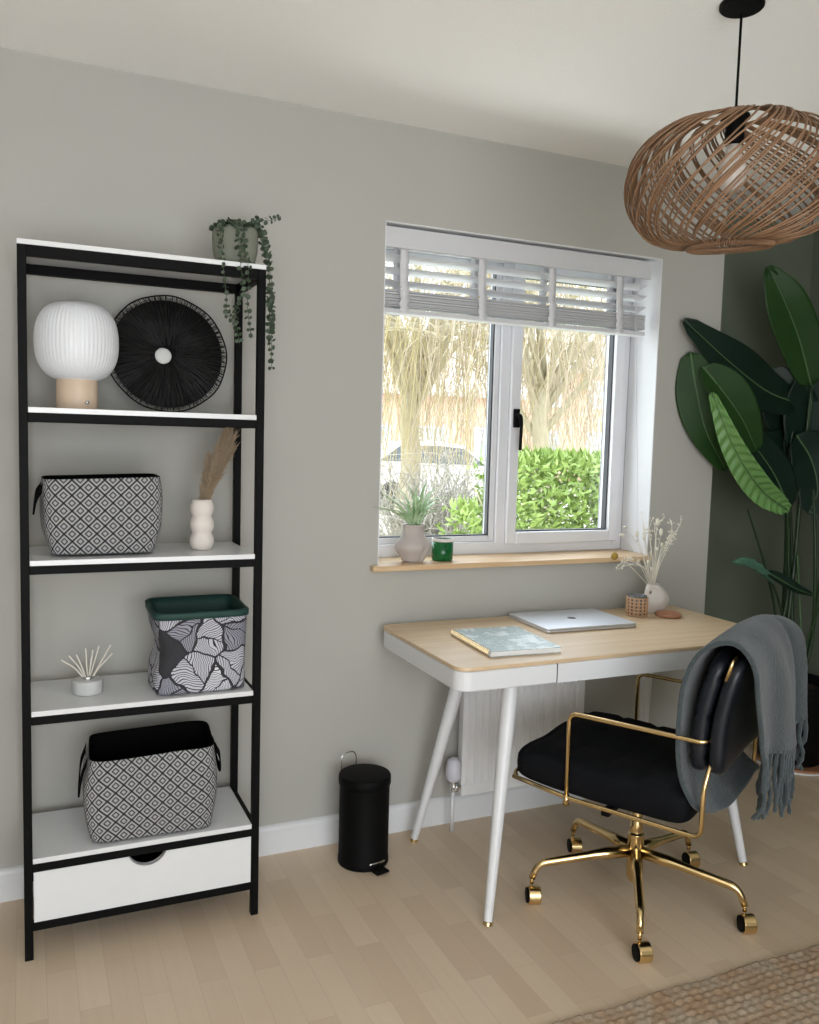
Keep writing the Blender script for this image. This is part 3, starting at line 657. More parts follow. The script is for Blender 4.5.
b = B(); cyl(b, (xv, -.055, .145), (xv, -.055, .187), .011); cyl(b, (xv, -.055, .160), (X0, -.055, .160), .010); cyl(b, (xv+.010, -.055, .160), (xv+.020, -.055, .160), .014, seg=6); cyl(b, (xv, -.055, .160), (xv, -.085, .160), .006, seg=8)
finish('valve', b, m_chrome, o, bevel=.001)
b = B(); cyl(b, (xv, -.055, 0.0), (xv, -.055, .146), .0065); finish('pipe', b, m_white, o, smooth=True)

# ------------------------------------------------------------ pedal bin
o = thing('pedal_bin', 'black round pedal bin with a wire handle standing between the shelving and the desk', 'bin', (-.090, -.158, 0), .25)
R_ = .083
b = B(); lathe(b, [(0,0),(R_-.002,0),(R_,.004),(R_,.018),(R_-.002,.022),(R_-.002,.262),(0,.262)], 64); finish('body', b, m_black, o, smooth=True, bevel=.001)
b = B(); lathe(b, [(0,.264),(R_+.001,.264),(R_+.002,.267),(R_+.002,.288),(R_-.001,.294),(R_*.6,.298),(0,.299)], 64); finish('lid', b, m_black, o, smooth=True, bevel=.0015)
b = B(); tube(b, rounded([(-.030,.078,.20),(-.030,.092,.24),(-.030,.095,.335),(.030,.095,.335),(.030,.092,.24),(.030,.078,.20)], .026, 7), .0022, 8); finish('carry_handle', b, m_chrome, o, smooth=True)
b = B(); tube(b, rounded([(-.006,-.080,.022),(-.006,-.098,.02),(-.006,-.100,.012)], .006), .003, 6); box(b, -.030, .018, -.120, -.080, .006, .012); finish('pedal', b, m_black, o, bevel=.002)
b = B(); tube(b, spline([(-.034,-.082,.028),(-.006,-.088,.029),(.022,-.085,.028)], 5), .0035, 6); finish('pedal_hinge', b, m_chrome, o, smooth=True)

# ------------------------------------------------------------ desk
DX0, DX1, DY0, DY1 = -.001, 1.2398, -.6185, -.033
DC = Vector(((DX0+DX1)/2, (DY0+DY1)/2, 0)); dhx, dhy = (DX1-DX0)/2, (DY1-DY0)/2
desk = thing('desk', 'white desk with pale oak top, shallow drawer apron and splayed round tapered legs', 'desk', DC)
b = B(); rprism(b, dhx, dhy, .738, .750, .045, 8); finish('desktop', b, m_oak, desk, bevel=.0025)
b = B(); rprism(b, dhx-.002, dhy-.002, .679, .7375, .043, 8)
finish('apron', b, m_white, desk, bevel=.006, seg=3)
for x0, x1 in ((-.296, .296),):
    b = B(); box(b, x0, x1, -dhy+.0005, -dhy+.02, .6795, .7375); finish('drawer', b, m_white, desk, bevel=.0015)
for x0 in (-.298, .298):
    b = B(); box(b, x0-.0012, x0+.0012, -dhy+.0008, -dhy+.01, .681, .7372); finish('drawer_gap', b, m_gasket, desk)
for top, foot in (((.245,-.49),(.105,-.640)), ((.25,-.20),(.120,-.095)), ((.995,-.49),(1.075,-.640)), ((1.0,-.20),(1.085,-.095))):
    tv = Vector((top[0], top[1], .682))-DC; fv = Vector((foot[0], foot[1], 0))-DC; dirv = (tv-fv)
    b = B(); tube(b, [fv+dirv*.016, fv+dirv*.5, tv], [.0125, .0195, .026], 28); lg = finish('leg', b, m_white, desk, smooth=True, bevel=.001)
    b = B(); tube(b, [fv+Vector((0,0,.0005)), fv+dirv*.015], [.0145, .0130], 24); fo = finish('foot_cap', b, m_gold, lg, smooth=True, bevel=.001)
# things on the desk
ZT = .7503
m_marb = mat('silver_marbled_card', (0.6,0.65,0.66), 0.38, 0.35)
t = NT(m_marb); g, x, y, z = t.xyz(); t.base(t.ramp(t.noise(g, 18, 6, .7), [(0.3, (0.62,0.67,0.67)), (0.5, (0.34,0.42,0.42)), (0.6, (0.68,0.72,0.72)), (0.8, (0.50,0.57,0.57))]))
m_paper = noisy('white_paper_edge', (0.70,0.70,0.68), (0.80,0.80,0.78), 200, 0.9)
def quadprism(bm, P, z0, z1):
    lo = [bm.verts.new((p[0], p[1], z0)) for p in P]; hi = [bm.verts.new((p[0], p[1], z1)) for p in P]
    bm.faces.new(list(reversed(lo))); bm.faces.new(hi)
    for i in range(4): bm.faces.new((lo[i], lo[(i+1) % 4], hi[(i+1) % 4], hi[i]))
o = thing('notebook', 'spiral bound notebook with silver marbled cover lying at the left of the laptop', 'notebook', (.270, -.398, ZT), math.radians(-4))
nw, nl = .118, .148
b = B(); box(b, -nw+.002, nw-.002, -nl+.002, nl-.002, .002, .0155); finish('pages', b, m_paper, o)
b = B(); box(b, -nw, nw, -nl, nl, .0157, .0175); finish('front_cover', b, m_marb, o, bevel=.0006)
b = B(); box(b, -nw, nw, -nl, nl, 0, .0018); finish('back_cover', b, m_marb, o, bevel=.0006)
b = B()
for k in range(28):
    yy = -nl+.012+k*(2*nl-.024)/27
    tube(b, [(-nw+.003+.0085*math.cos(a), yy, .009+.0105*math.sin(a)) for a in [2*PI*q/10 for q in range(10)]], .0009, 4, closed=True)
finish('spiral_binding', b, m_gold, o)
m_alu = noisy('silver_aluminium', (0.74,0.77,0.82), (0.78,0.81,0.86), 300, 0.42, 0.85)
o = thing('laptop', 'closed silver laptop with a dark fruit emblem in the middle of the desk', 'laptop', (.662, -.195, ZT), math.radians(-2))
lw, ll = .180, .134
b = B(); rprism(b, lw, ll, .0012, .0088, .012, 6); finish('base', b, m_alu, o, bevel=.002)
b = B(); rprism(b, lw, ll, .0097, .0152, .012, 6); finish('lid', b, m_alu, o, bevel=.0015)
b = B()
for sx in (-1,1):
    for sy in (-1,1): cyl(b, (sx*.15, sy*.10, 0), (sx*.15, sy*.10, .0013), .006, seg=12)
finish('rubber_foot', b, m_gasket, o)
b = B()   # emblem: apple outline with a bite and a leaf
outl = []
for k in range(48):
    a = 2*PI*k/48; r = .0165*(1-.10*max(0, math.sin(a))**8-.06*max(0, -math.sin(a))**10); x_, y_ = r*math.cos(a)*.95, r*math.sin(a)
    dx, dy = x_-.0205, y_-.001
    if math.hypot(dx, dy) < .0085: s_ = .0085/max(math.hypot(dx, dy), 1e-5); x_, y_ = .0205+dx*s_, .001+dy*s_
    outl.append((x_, y_))
lo = [b.verts.new((x_, y_, .0153)) for x_, y_ in outl]; hi = [b.verts.new((x_, y_, .01555)) for x_, y_ in outl]
f1 = b.faces.new(hi)
for i in range(48): b.faces.new((lo[i], lo[(i+1) % 48], hi[(i+1) % 48], hi[i]))
lf = [b.verts.new((.001+.004*t_[0], .0185+.006*t_[1], .0155)) for t_ in ((0,0),(.9,.35),(1.1,1.2),(.2,.8))]; b.faces.new(lf)
bmesh.ops.triangulate(b, faces=[f1]); bmesh.ops.translate(b, verts=b.verts, vec=(0,0,-.0002)); finish('emblem', b, m_gasket, o)

# rattan candle holder
m_cane = mat('woven_cane', (0.6,0.38,0.22), 0.6)
o = thing('candle_holder', 'glass candle holder wrapped in woven tan rattan beside the dried flowers', 'candle holder', (.970, -.165, ZT)); o.scale = (1.1, 1.1, 1.12)
b = B(); 
for i in range(6):
    zz = .004+i*.0112; tube(b, [(.0345*math.cos(a), .0345*math.sin(a), zz) for a in [2*PI*k/40 for k in range(40)]], .0021, 6, closed=True)
for k in range(15):
    a = 2*PI*k/15
    for da in (-.06, .06): tube(b, [(.0345*math.cos(a+da), .0345*math.sin(a+da), .002), (.0352*math.cos(a+da), .0352*math.sin(a+da), .062)], .0017, 5)
finish('rattan_wrap', b, noisy('tan_cane', (.52,.30,.16), (.66,.42,.26), 60, .6), o, smooth=True)
b = B(); lathe(b, [(0,.002),(.031,.002),(.032,.004),(.032,.068),(.0305,.068),(.0300,.006),(0,.005)], 40); finish('glass_cup', b, m_clear, o, smooth=True)
b = B(); lathe(b, [(0,.0062),(.0292,.0062),(.0292,.056),(0,.057)], 32); finish('wax', b, noisy('cream_wax', (.62,.50,.38), (.70,.58,.45), 20, .6), o, smooth=True)

# organic white vase with a hole
m_bisque = noisy('white_bisque', (0.64,0.60,0.56), (0.71,0.67,0.63), 40, 0.75)
o = thing('vase', 'white rounded ceramic vase pierced by a hole, holding dried flowers on the desk', 'vase', (1.078, -.130, ZT), .1)
b = B()
cen = Vector((-.026, 0, .076)); prof = []
nz, ns = 26, 40; rings = []
for i in range(nz+1):
    t_ = i/nz; z_ = .108*t_
    r = .058*(math.sin(PI*(.20+.70*t_))**.75) if t_ < 1 else .0
    r = max(r, .028); xo = .012*math.sin(PI*t_)-.010*t_
    rings.append((xo, r, z_))
vs = []
for xo, r, z_ in rings:
    rg = []
    for k in range(ns):
        a = 2*PI*k/ns; p = Vector((xo+r*math.cos(a), r*.72*math.sin(a), z_))
        dx, dz = p.x-cen.x, (p.z-cen.z); dd = math.hypot(dx, dz)
        if dd < .034: p.y *= max(.10, (dd/.034)**.8)
        rg.append(b.verts.new(p))
    vs.append(rg)
b.faces.new(list(reversed(vs[0])))
for A, C in zip(vs, vs[1:]):
    for k in range(ns): b.faces.new((A[k], A[(k+1) % ns], C[(k+1) % ns], C[k]))
inner = [b.verts.new((rings[-1][0]+.022*math.cos(2*PI*k/ns), .016*math.sin(2*PI*k/ns), .106)) for k in range(ns)]
inn2 = [b.verts.new((rings[-1][0]+.018*math.cos(2*PI*k/ns), .012*math.sin(2*PI*k/ns), .095)) for k in range(ns)]
for A, C in ((vs[-1], inner), (inner, inn2)):
    for k in range(ns): b.faces.new((A[k], A[(k+1) % ns], C[(k+1) % ns], C[k]))
b.faces.new(inn2); finish('vase_body', b, m_bisque, o, smooth=True)
b = B(); lathe(b, [(0,0),(.013,0),(.0125,.0004),(0,.0006)], 24); bmesh.ops.rotate(b, verts=b.verts, cent=(0,0,0), matrix=Matrix.Rotation(PI/2, 3, 'X')); bmesh.ops.translate(b, verts=b.verts, vec=(-.026, -.0072, .076)); finish('hole', b, noisy('deep_shadowed_clay', (.22,.20,.18), (.28,.26,.24), 20, .9), o)  # flat disc whose dark colour stands in for the shade inside the hole

# dried flowers
m_dry = noisy('cream_dried_stem', (0.66,0.61,0.50), (0.80,0.76,0.66), 40, 0.85)
m_bunny = noisy('pale_bunny_tail', (0.62,0.60,0.48), (0.76,0.74,0.62), 90, 0.95)
m_mustard = noisy('mustard_dried_bloom', (0.22,0.13,0.02), (0.42,0.29,0.05), 90, 0.9)
o = thing('dried_flowers', 'spray of pale dried flowers and grasses in the pierced white vase', 'dried flowers', (1.068, -.130, ZT+.092))
rd = random.Random(31)
b0 = Vector((0,0,0))
def px(u, v, Y): return at(u, v, Y)-Vector((1.068, -.130, ZT+.092))
def dstem(pts, r=.0014):
    b = B(); path = spline([b0+Vector((rd.uniform(-.006,.006), rd.uniform(-.005,.005), -.01))]+pts, 7); tube(b, path, [r*1.3, r*.6], 5); return finish('stem', b, m_dry, o, smooth=True), path
def head(par, c, r, sc, m, name='seed_head'):
    r *= 1.25; b = B(); sphere(b, c, r, 12, 8, sc)
    for v_ in b.verts: v_.co += Vector((rd.gauss(0,1), rd.gauss(0,1), rd.gauss(0,1)))*r*.07
    return finish(name, b, m, par, smooth=True)
for (u, v, Y, mid, r, sc, m) in (
    (658,522,-.12,(654,552),.0085,(.8,.8,1.35),m_bunny), (622,535,-.14,(636,556),.0065,(1.5,.8,.75),m_bunny), (625,527,-.10,(640,550),.0055,(1.4,.8,.7),m_bunny),
    (637,534,-.15,(644,558),.0070,(.8,.8,1.3),m_bunny), (644,538,-.11,(647,560),.0060,(.8,.8,1.3),m_bunny), (661,532,-.13,(657,556),.0075,(.8,.8,1.5),m_bunny),
    (662,545,-.10,(657,563),.0060,(.8,.8,1.4),m_bunny), (657,549,-.15,(654,566),.0055,(1,1,1),m_bunny), (652,569,-.15,(651,575),.0060,(1,1,1.1),m_bunny), (614.5,556,-.16,(630,566),.0105,(1,1,1),m_mustard),
    (651,553,-.09,(650,566),.0050,(.8,.8,1.4),m_bunny), (648,562,-.16,(649,572),.0050,(.8,.8,1.4),m_bunny)):
    e = px(u, v, Y); mm = px(mid[0], mid[1], (Y-.12)/2); s_, path = dstem([mm, e]); head(s_, e, r, sc, m)
for pts in (((660,560),(668,543),(677,530),(682,519)), ((659,562),(667,545),(672,528),(670,520)), ((657,566),(662,550),(668,541),(676,531)), ((655,560),(656,540),(655,526),(665,517)), ((648,572),(640,566),(628,565),(616,570)), ((645,570),(636,563),(626,561),(618,566)),((649,560),(645,540),(644,528),(641,512)),((652,556),(650,540),(649,530),(653,517)),((659,567),(664,556),(667,549),(672,541))):
    P = [px(u, v, -.12+rd.uniform(-.04,.04)) for u, v in pts]; s_, path = dstem(P, .0017)
    b = B()
    for k in range(16):
        p = path[int(len(path)*rd.uniform(.45, .99))]; e = p+Vector((rd.gauss(0,.006), rd.gauss(0,.006), rd.gauss(.006,.006))); tube(b, [p, e], .0005, 3); sphere(b, e, rd.uniform(.0022,.0038), 6, 4)
    finish('buds', b, m_dry, s_)
# terracotta dish
o = thing('dish', 'small round terracotta dish at the right end of the desk', 'dish', (1.075, -.215, ZT))
b = B(); lathe(b, [(0,0),(.040,0),(.046,.003),(.047,.012),(.0455,.0135),(.043,.011),(.040,.006),(0,.0055)], 48); finish('dish_body', b, noisy('terracotta', (.40,.19,.11), (.50,.26,.16), 20, .7), o, smooth=True)

# ------------------------------------------------------------ window sill things
ZS = .9487
o = thing('spiky_plant', 'spiky green air plant in a taupe body-shaped pot on the left of the window sill', 'plant', (.150, .040, ZS)); o.scale = (1.15, 1.15, 1.15)
m_taupe = noisy('taupe_ceramic', (0.42,0.37,0.34), (0.47,0.42,0.39), 30, 0.6)
b = B(); nz, ns = 40, 56; vs = []
def g(t_, c_, w_): return math.exp(-((t_-c_)/w_)**2)
for i in range(nz+1):
    t_ = i/nz; z_ = .115*t_; rx = .0315+.0155*g(t_,.42,.24)-.003*g(t_, .78,.12)+.002*g(t_,1,.1)-.006*(1 if t_ < .03 else 0); rg = []
    for k in range(ns):
        a = 2*PI*k/ns; c_, s_ = math.cos(a), math.sin(a)
        r = rx*(1+.0*c_)
        r += .008*g(t_,.40,.22)*max(0, -c_)**1.2                       # hips to the left
        df = abs(((a-math.radians(-62)+PI) % (2*PI))-PI)               # cleft facing the room, right of centre
        r -= .016*math.exp(-(df/.13)**2)*(1/(1+math.exp((t_-.36)/.05)))
        r += .004*math.exp(-((df-.45)/.3)**2)*g(t_,.35,.2)
        rg.append(b.verts.new((r*c_*(1.08), r*s_*.92, z_)))
    vs.append(rg)
b.faces.new(list(reversed(vs[0])))
for A, C in zip(vs, vs[1:]):
    for k in range(ns): b.faces.new((A[k], A[(k+1) % ns], C[(k+1) % ns], C[k]))
for zz, rr in ((.114,.027),(.095,.026)):
    rg = [b.verts.new((rr*math.cos(2*PI*k/ns)*1.08, rr*math.sin(2*PI*k/ns)*.92, zz)) for k in range(ns)]
    for k in range(ns): b.faces.new((vs[-1][k], vs[-1][(k+1) % ns], rg[(k+1) % ns], rg[k]))
    vs.append(rg)
b.faces.new(vs[-1]); finish('pot', b, m_taupe, o, smooth=True)
m_spk = mat('grey_green_blade', (0.14,0.28,0.10), 0.5)
t = NT(m_spk); g_, x, y, z = t.xyz(); t.base(t.mix(t.noise(g_, 18, 2), (0.14,0.30,0.10), (0.60,0.72,0.48)))
def blade(par, p0, p1, w, curl, m):
    b = B(); p0, p1 = Vector(p0), Vector(p1); d_ = p1-p0; mid = p0+d_*.5+Vector((0,0,curl)); path = spline([p0, mid, p1], 6); vs = []
    n_ = len(path)
    for i, p in enumerate(path):
        tt = i/(n_-1); T = (path[min(i+1, n_-1)]-path[max(i-1, 0)]).normalized(); s = T.cross(Vector((0,0,1)));  s = s.normalized() if s.length > .01 else Vector((1,0,0)); nn = s.cross(T)
        ww = w*(1-tt)**.75*(.6+.8*tt if tt < .3 else .84)
        vs.append([b.verts.new(p+s*ww*q+nn*ww*.5*(abs(q))) for q in (-1, 0, 1)])
    for A, C in zip(vs, vs[1:]):
        for k in range(2): b.faces.new((A[k], A[k+1], C[k+1], C[k]))
    return finish('leaf', b, m, par, smooth=True, solid=.0008)
rd = random.Random(17); oo = Vector((.150, .040, ZS)); c0 = Vector((0, 0, .105))
for u, v, Y in ((372,507,.0),(381,493,.02),(392,505,.0),(398,489,.06),(404,497,.03),(411,492,.0),(427,480,.05),(419,495,.09),(431,492,.05),(438,495,.03),(450,497,.06),(445,509,.0),(438,506,-.01),(386,511,.06),(397,517,-.01),(443,503,.09),(412,500,.10),(426,497,.0),(388,499,.09),(435,488,.09),(405,504,-.01),(420,508,-.01),(432,512,.0),(394,512,.02),(408,486,.08),(416,484,.02)):
    e = (at(u, v, Y-(.045 if u < 384 else 0))-oo)/1.15; blade(o, c0+Vector((rd.uniform(-.012,.012), rd.uniform(-.01,.01), 0)), e, rd.uniform(.0095,.0130), rd.uniform(.010,.030), m_spk)
m_grglass = mat('green_glass', (0.02,0.22,0.06), 0.06, 0.0, Transmission_Weight=0.55, IOR=1.4)
o = thing('candle', 'green glass jar candle on the window sill beside the spiky plant', 'candle', (.268, .048, ZS)); o.scale = (1.18, 1.18, 1.15)
b = B(); lathe(b, [(0,.001),(.029,.001),(.0325,.005),(.0325,.064),(.0305,.064),(.0300,.008),(0,.006)], 40); finish('jar', b, m_grglass, o, smooth=True)
b = B(); lathe(b, [(0,.008),(.0292,.008),(.0292,.046),(0,.047)], 32); finish('wax', b, noisy('green_wax', (.01,.16,.05), (.02,.24,.08), 20, .5), o, smooth=True)
b = B(); lathe(b, [(.0326,.060),(.0337,.061),(.0337,.0685),(.031,.0695),(.0303,.067)], 40); finish('rim', b, m_bisque, o, smooth=True)

# ------------------------------------------------------------ venetian blind
m_slat = mat('white_faux_wood_slat', (0.60,0.605,0.62), 0.4, 0.0)
m_tape = noisy('white_ladder_tape', (0.60,0.60,0.62), (0.68,0.68,0.70), 60, 0.9)
bl = thing('venetian_blind', 'white wooden venetian blind raised and stacked at the top of the window', 'blind', (0, 0, 2.08))
bl_off = Matrix.Translation((0,0,-2.08))
def blp(name, b, m, **k):
    for v in b.verts: v.co.z -= 2.08
    return finish(name, b, m, bl, **k)
b = B(); box(b, .006, 1.106, .012, .028, 2.008, 2.075); blp('valance', b, m_slat, bevel=.002)
b = B(); box(b, .010, 1.104, .032, .085, 2.030, 2.074); blp('headrail', b, m_slat, bevel=.001)
def slat(z_, tilt, y_=.057, half=.024, th=.0014):
    b = B(); c_, s_ = math.cos(tilt), math.sin(tilt); v = []
    for x_ in (.010, 1.105):
        for q, w_ in ((-1,-1),(1,-1),(1,1),(-1,1)):
            v.append(b.verts.new((x_, y_+q*half*c_-w_*th*s_, z_+q*half*s_+w_*th*c_)))
    for f in ((0,1,2,3),(7,6,5,4),(0,4,5,1),(1,5,6,2),(2,6,7,3),(3,7,4,0)): b.faces.new([v[i] for i in f])
    blp('slat', b, m_slat)
for z_ in (1.982, 1.940, 1.899): slat(z_, math.radians(-18))
for i in range(13): slat(1.8735-i*.0043, math.radians(random.uniform(-2.5,2.5)), th=.0013)
b = B(); box(b, .010, 1.105, .031, .083, 1.797, 1.812); blp('bottom_rail', b, m_slat, bevel=.003)
for xx in (.083, .382, .671, .973):
    b = B()
    for yy in (.027, .087):
        vv = []; n_ = 22
        for i in range(n_+1):
            z_ = 2.02-(2.02-1.796)*i/n_; wob = (.004*math.sin(i*1.9) if z_ < 1.885 else 0); bulge = (.004+.005*abs(math.sin(i*1.3)) if z_ < 1.885 else 0)*(-1 if yy < .05 else 1)
            vv.append((b.verts.new((xx-.0155+wob, yy+bulge, z_)), b.verts.new((xx+.0155+wob, yy+bulge, z_))))
        for A, C in zip(vv, vv[1:]): b.faces.new((A[0], A[1], C[1], C[0]))
    blp('ladder_tape', b, m_tape, solid=.001, smooth=True)
b = B(); tube(b, spline([(1.035,.008,2.01),(1.037,.006,1.8),(1.06,.004,1.5),(1.085,.004,1.2),(1.095,.006,1.02)], 6), .0013, 5); tube(b, spline([(1.045,.008,2.01),(1.047,.010,1.8),(1.066,.010,1.5),(1.088,.008,1.2),(1.098,.010,1.04)], 6), .0011, 5)
blp('pull_cord', b, m_tape, smooth=True)
b = B(); lathe(b, [(0,0),(.006,.001),(.005,.012),(.0025,.026),(0,.027)], 12, (1.095,.006,1.0)); blp('cord_tassel', b, m_tape, smooth=True)

# ------------------------------------------------------------ pendant lamp
PC = Vector((.436, -1.077, 2.0))
pe = thing('pendant_lamp', 'wide woven rattan pendant lamp hanging from the ceiling on a black cord', 'lamp', (PC.x, PC.y, 2.4))
def pb(name, b, m, par=pe, **k):
    for v in b.verts: v.co -= Vector((PC.x, PC.y, 2.4))
    return finish(name, b, m, par, **k)
b = B(); lathe(b, [(0,2.3995),(.050,2.3995),(.050,2.391),(.046,2.387),(0,2.386)], 40, (PC.x, PC.y, 0)); pb('ceiling_rose', b, m_black, smooth=True, bevel=.001)
b = B(); tube(b, [(PC.x, PC.y, 2.375), (PC.x, PC.y, 2.165)], .003, 8); pb('cord', b, m_black, smooth=True)
b = B(); lathe(b, [(0,2.172),(.006,2.17),(.012,2.158),(.032,2.150),(.034,2.142),(.022,2.138),(.022,2.088),(.019,2.082),(0,2.082)], 28, (PC.x, PC.y, 0)); pb('lamp_holder', b, m_black, smooth=True)
b = B(); lathe(b, [(0,1.975),(.018,1.977),(.030,1.995),(.034,2.02),(.028,2.045),(.018,2.06),(.0175,2.081),(0,2.082)], 28, (PC.x, PC.y, 0)); pb('bulb', b, mat('warm_white_bulb_glass', (.72,.66,.60), .3), smooth=True)
TT = Matrix.Rotation(math.radians(-5), 3, 'Y') @ Matrix.Rotation(math.radians(3), 3, 'X')
b = B(); NS = 112; rd = random.Random(2)
RB, RT = .092, .078
for k in range(NS):
    a0 = 2*PI*k/NS; tw = math.radians(104)*rd.uniform(.90, 1.10); a0 += .07*math.sin(9*a0)+rd.gauss(0,.02); jr = rd.gauss(0, .009)+.008*math.sin(5*a0); jz = rd.gauss(0, .006); pts = []
    n = 26
    for i in range(n+1):
        s = i/n; ph = -PI/2+PI*s
        rr = (RB*(1-s)+RT*s)+(.231+jr-(RB*(1-s)+RT*s))*(max(math.cos(ph), 0)**(.62 if s < .45 else .80))
        zz = -.143+.285*(s**1.15*.35+.65*(.5+.5*math.sin(ph)))+jz*math.sin(PI*s)
        a = a0+tw*s
        p = Vector((rr*math.cos(a), rr*math.sin(a), zz)); pts.append(PC+TT@p)
    tube(b, pts, .0024, 5, caps=True)
def ringt(r, z_, th, wob=0): tube(b, [PC+TT@Vector((r*math.cos(a), r*math.sin(a), z_+wob*math.sin(5*a))) for a in [2*PI*k/60 for k in range(60)]], th, 7, closed=True)
pb('lamp_shade', b, m_rattan, smooth=True)
b = B(); ringt(RB, -.147, .0042); ringt(RB+.005, -.141, .003, .001); ringt(RB-.006, -.144, .003)
for k in range(NS*1):
    a = 2*PI*k/NS; c_ = PC+TT@Vector((RB*math.cos(a), RB*math.sin(a), -.146)); e_ = (TT@Vector((math.cos(a), math.sin(a), 0)))
    tube(b, [c_+e_*.008*math.cos(q)+Vector((0,0,.008*math.sin(q))) for q in [2*PI*i/8 for i in range(8)]], .0018, 4, closed=True)
pb('bottom_ring', b, m_rattan, smooth=True)
b = B(); ringt(RT, .141, .0045); 
for k in range(3):
    a = 2*PI*k/3+.4; tube(b, [PC+TT@Vector((RT*math.cos(a), RT*math.sin(a), .141)), (PC.x+.02*math.cos(a), PC.y+.02*math.sin(a), PC.z+.150)], .002, 5)
pb('top_ring', b, m_rattan, smooth=True)

# ------------------------------------------------------------ office chair
CH = Vector((.594, -.672, 0)); CT = .5343
ch = thing('office_chair', 'black leather swivel office chair with gold frame and five castors at the desk', 'chair', CH, CT)
b = B(); lathe(b, [(0,.052),(.012,.053),(.020,.062),(.024,.075),(.025,.19),(.0245,.205),(.019,.212),(.0185,.24),(.0165,.245),(.0165,.33),(0,.33)], 32); finish('column', b, m_gold, ch, smooth=True, bevel=.001)
for ang in (18, 90, 162, 234, 306):
    a = math.radians(ang)-CT; dv = Vector((math.cos(a), math.sin(a), 0)); sv = Vector((-dv.y, dv.x, 0))
    pts = rounded([dv*.018+Vector((0,0,.150)), dv*.12+Vector((0,0,.142)), dv*.300+Vector((0,0,.118)), dv*.318+Vector((0,0,.072))], .026, 6)
    n_ = len(pts); b = B(); tube(b, pts, [.0185-.0085*min(1, i/(n_*.75)) for i in range(n_)], 12); lg = finish('leg', b, m_gold, ch, smooth=True)
    b = B(); cyl(b, dv*.318+Vector((0,0,.055)), dv*.318+Vector((0,0,.078)), .006, seg=12)
    rot = rnd.uniform(0, 2*PI) if False else math.radians({18: -14, 90: -20, 162: -22, 234: -16, 306: -22}[ang])-CT
    ax = Vector((math.cos(rot), math.sin(rot), 0)); off = Vector((-ax.y, ax.x, 0))*-.012; c_ = dv*.318+off+Vector((0,0,.0262))
    f = B(); cyl(f, c_-ax*.012, c_+ax*.024, .027, seg=28); fo = finish('castor_hood', f, m_gold, lg, smooth=True, bevel=.0025)
    f = B(); cyl(f, c_-ax*.018, c_-ax*.0125, .0225, seg=28); finish('castor_wheel', f, m_black, lg, smooth=True, bevel=.003)
    finish('castor_pin', b, m_gold, lg, smooth=True)
# gold tube frame: one arm loop each side, joined under the seat front and back
AX, AF, AR, AZ, BZ = .268, .114, -.264, .621, .368
for s in (-1, 1):
    b = B(); X = s*AX
    tube(b, rounded([(s*.225,AR-.003,AZ+.004),(X,AR,AZ),(X,AF,AZ),(X,AF,BZ+.006)], .026, 7), .0066, 12); arm = finish('armrest', b, m_gold, ch, smooth=True)
    b = B(); tube(b, rounded([(X,.285,.396),(X,AF,BZ+.008),(X,AR,BZ),(X,AR,.50),(s*.24,AR-.012,.58)], .028, 7), .0066, 12); finish('side_rail', b, m_gold, ch, smooth=True)
    b = B(); cyl(b, (X,AF,BZ-.014), (X,AF,BZ+.016), .009, seg=14); finish('joint', b, m_gold, ch, smooth=True)
b = B(); tube(b, rounded([(-AX,.272,.394),(-AX+.03,.296,.397),(AX-.03,.296,.397),(AX,.272,.394)], .02), .0066, 10); finish('front_rail', b, m_gold, ch, smooth=True)
b = B(); box(b, -.12, .12, -.10, .10, .330, .348); finish('seat_plate', b, m_black, ch, bevel=.004)
b = B(); box(b, -.262, .262, -.012, .012, .349, .366); finish('cross_bar', b, m_black, ch, bevel=.003)
# seat cushion with soft channels
def cushion(fn, nu, nv, name, m):
    b = B(); top = [[b.verts.new(fn(warp(-1+2*i/nu), warp(-1+2*j/nv), 1)) for j in range(nv+1)] for i in range(nu+1)]
    bot = [[b.verts.new(fn(warp(-1+2*i/nu), warp(-1+2*j/nv), -1)) for j in range(nv+1)] for i in range(nu+1)]
    for i in range(nu):
        for j in range(nv):
            b.faces.new((top[i][j], top[i+1][j], top[i+1][j+1], top[i][j+1])); b.faces.new((bot[i][j], bot[i][j+1], bot[i+1][j+1], bot[i+1][j]))
    bd = [(i,0) for i in range(nu)]+[(nu,j) for j in range(nv)]+[(i,nv) for i in range(nu,0,-1)]+[(0,j) for j in range(nv,0,-1)]
    for q in range(len(bd)):
        (i,j), (k,l) = bd[q], bd[(q+1) % len(bd)]; b.faces.new((top[i][j], bot[i][j], bot[k][l], top[k][l]))
    return finish(name, b, m, ch, smooth=True)
def warp(w, k=.62): return math.copysign(1-(1-abs(w))**(1/k), w)
def sqr(u, v, p=5):          # pulls a square grid in to a rounded square
    r = (abs(u)**p+abs(v)**p)**(1/p); m_ = max(abs(u), abs(v)); return (u*m_/r, v*m_/r) if r > 1e-6 else (0, 0)
def seat_fn(u, v, s):
    uu, vv = sqr(u, v, 12); e = max(0, 1-max(abs(u), abs(v))**14)**.30
    x_ = uu*.260; y_ = .034+vv*.264
    chn = -.008*(max(0, math.cos(PI*4.5*vv))**8) if s > 0 else 0
    dip = -.010*(1-uu*uu)*(1-vv*vv) if s > 0 else 0
    zc = .424+.010*max(0, vv)+.003*math.sin(3*x_*9)
    return Vector((x_*(1+.015*e), y_, zc+s*(.046*e+.006)+(chn+dip)*e-(.022*max(0, vv-.5) if s > 0 else -.012*max(0, vv-.5))))
cushion(seat_fn, 40, 40, 'seat', m_velvet)
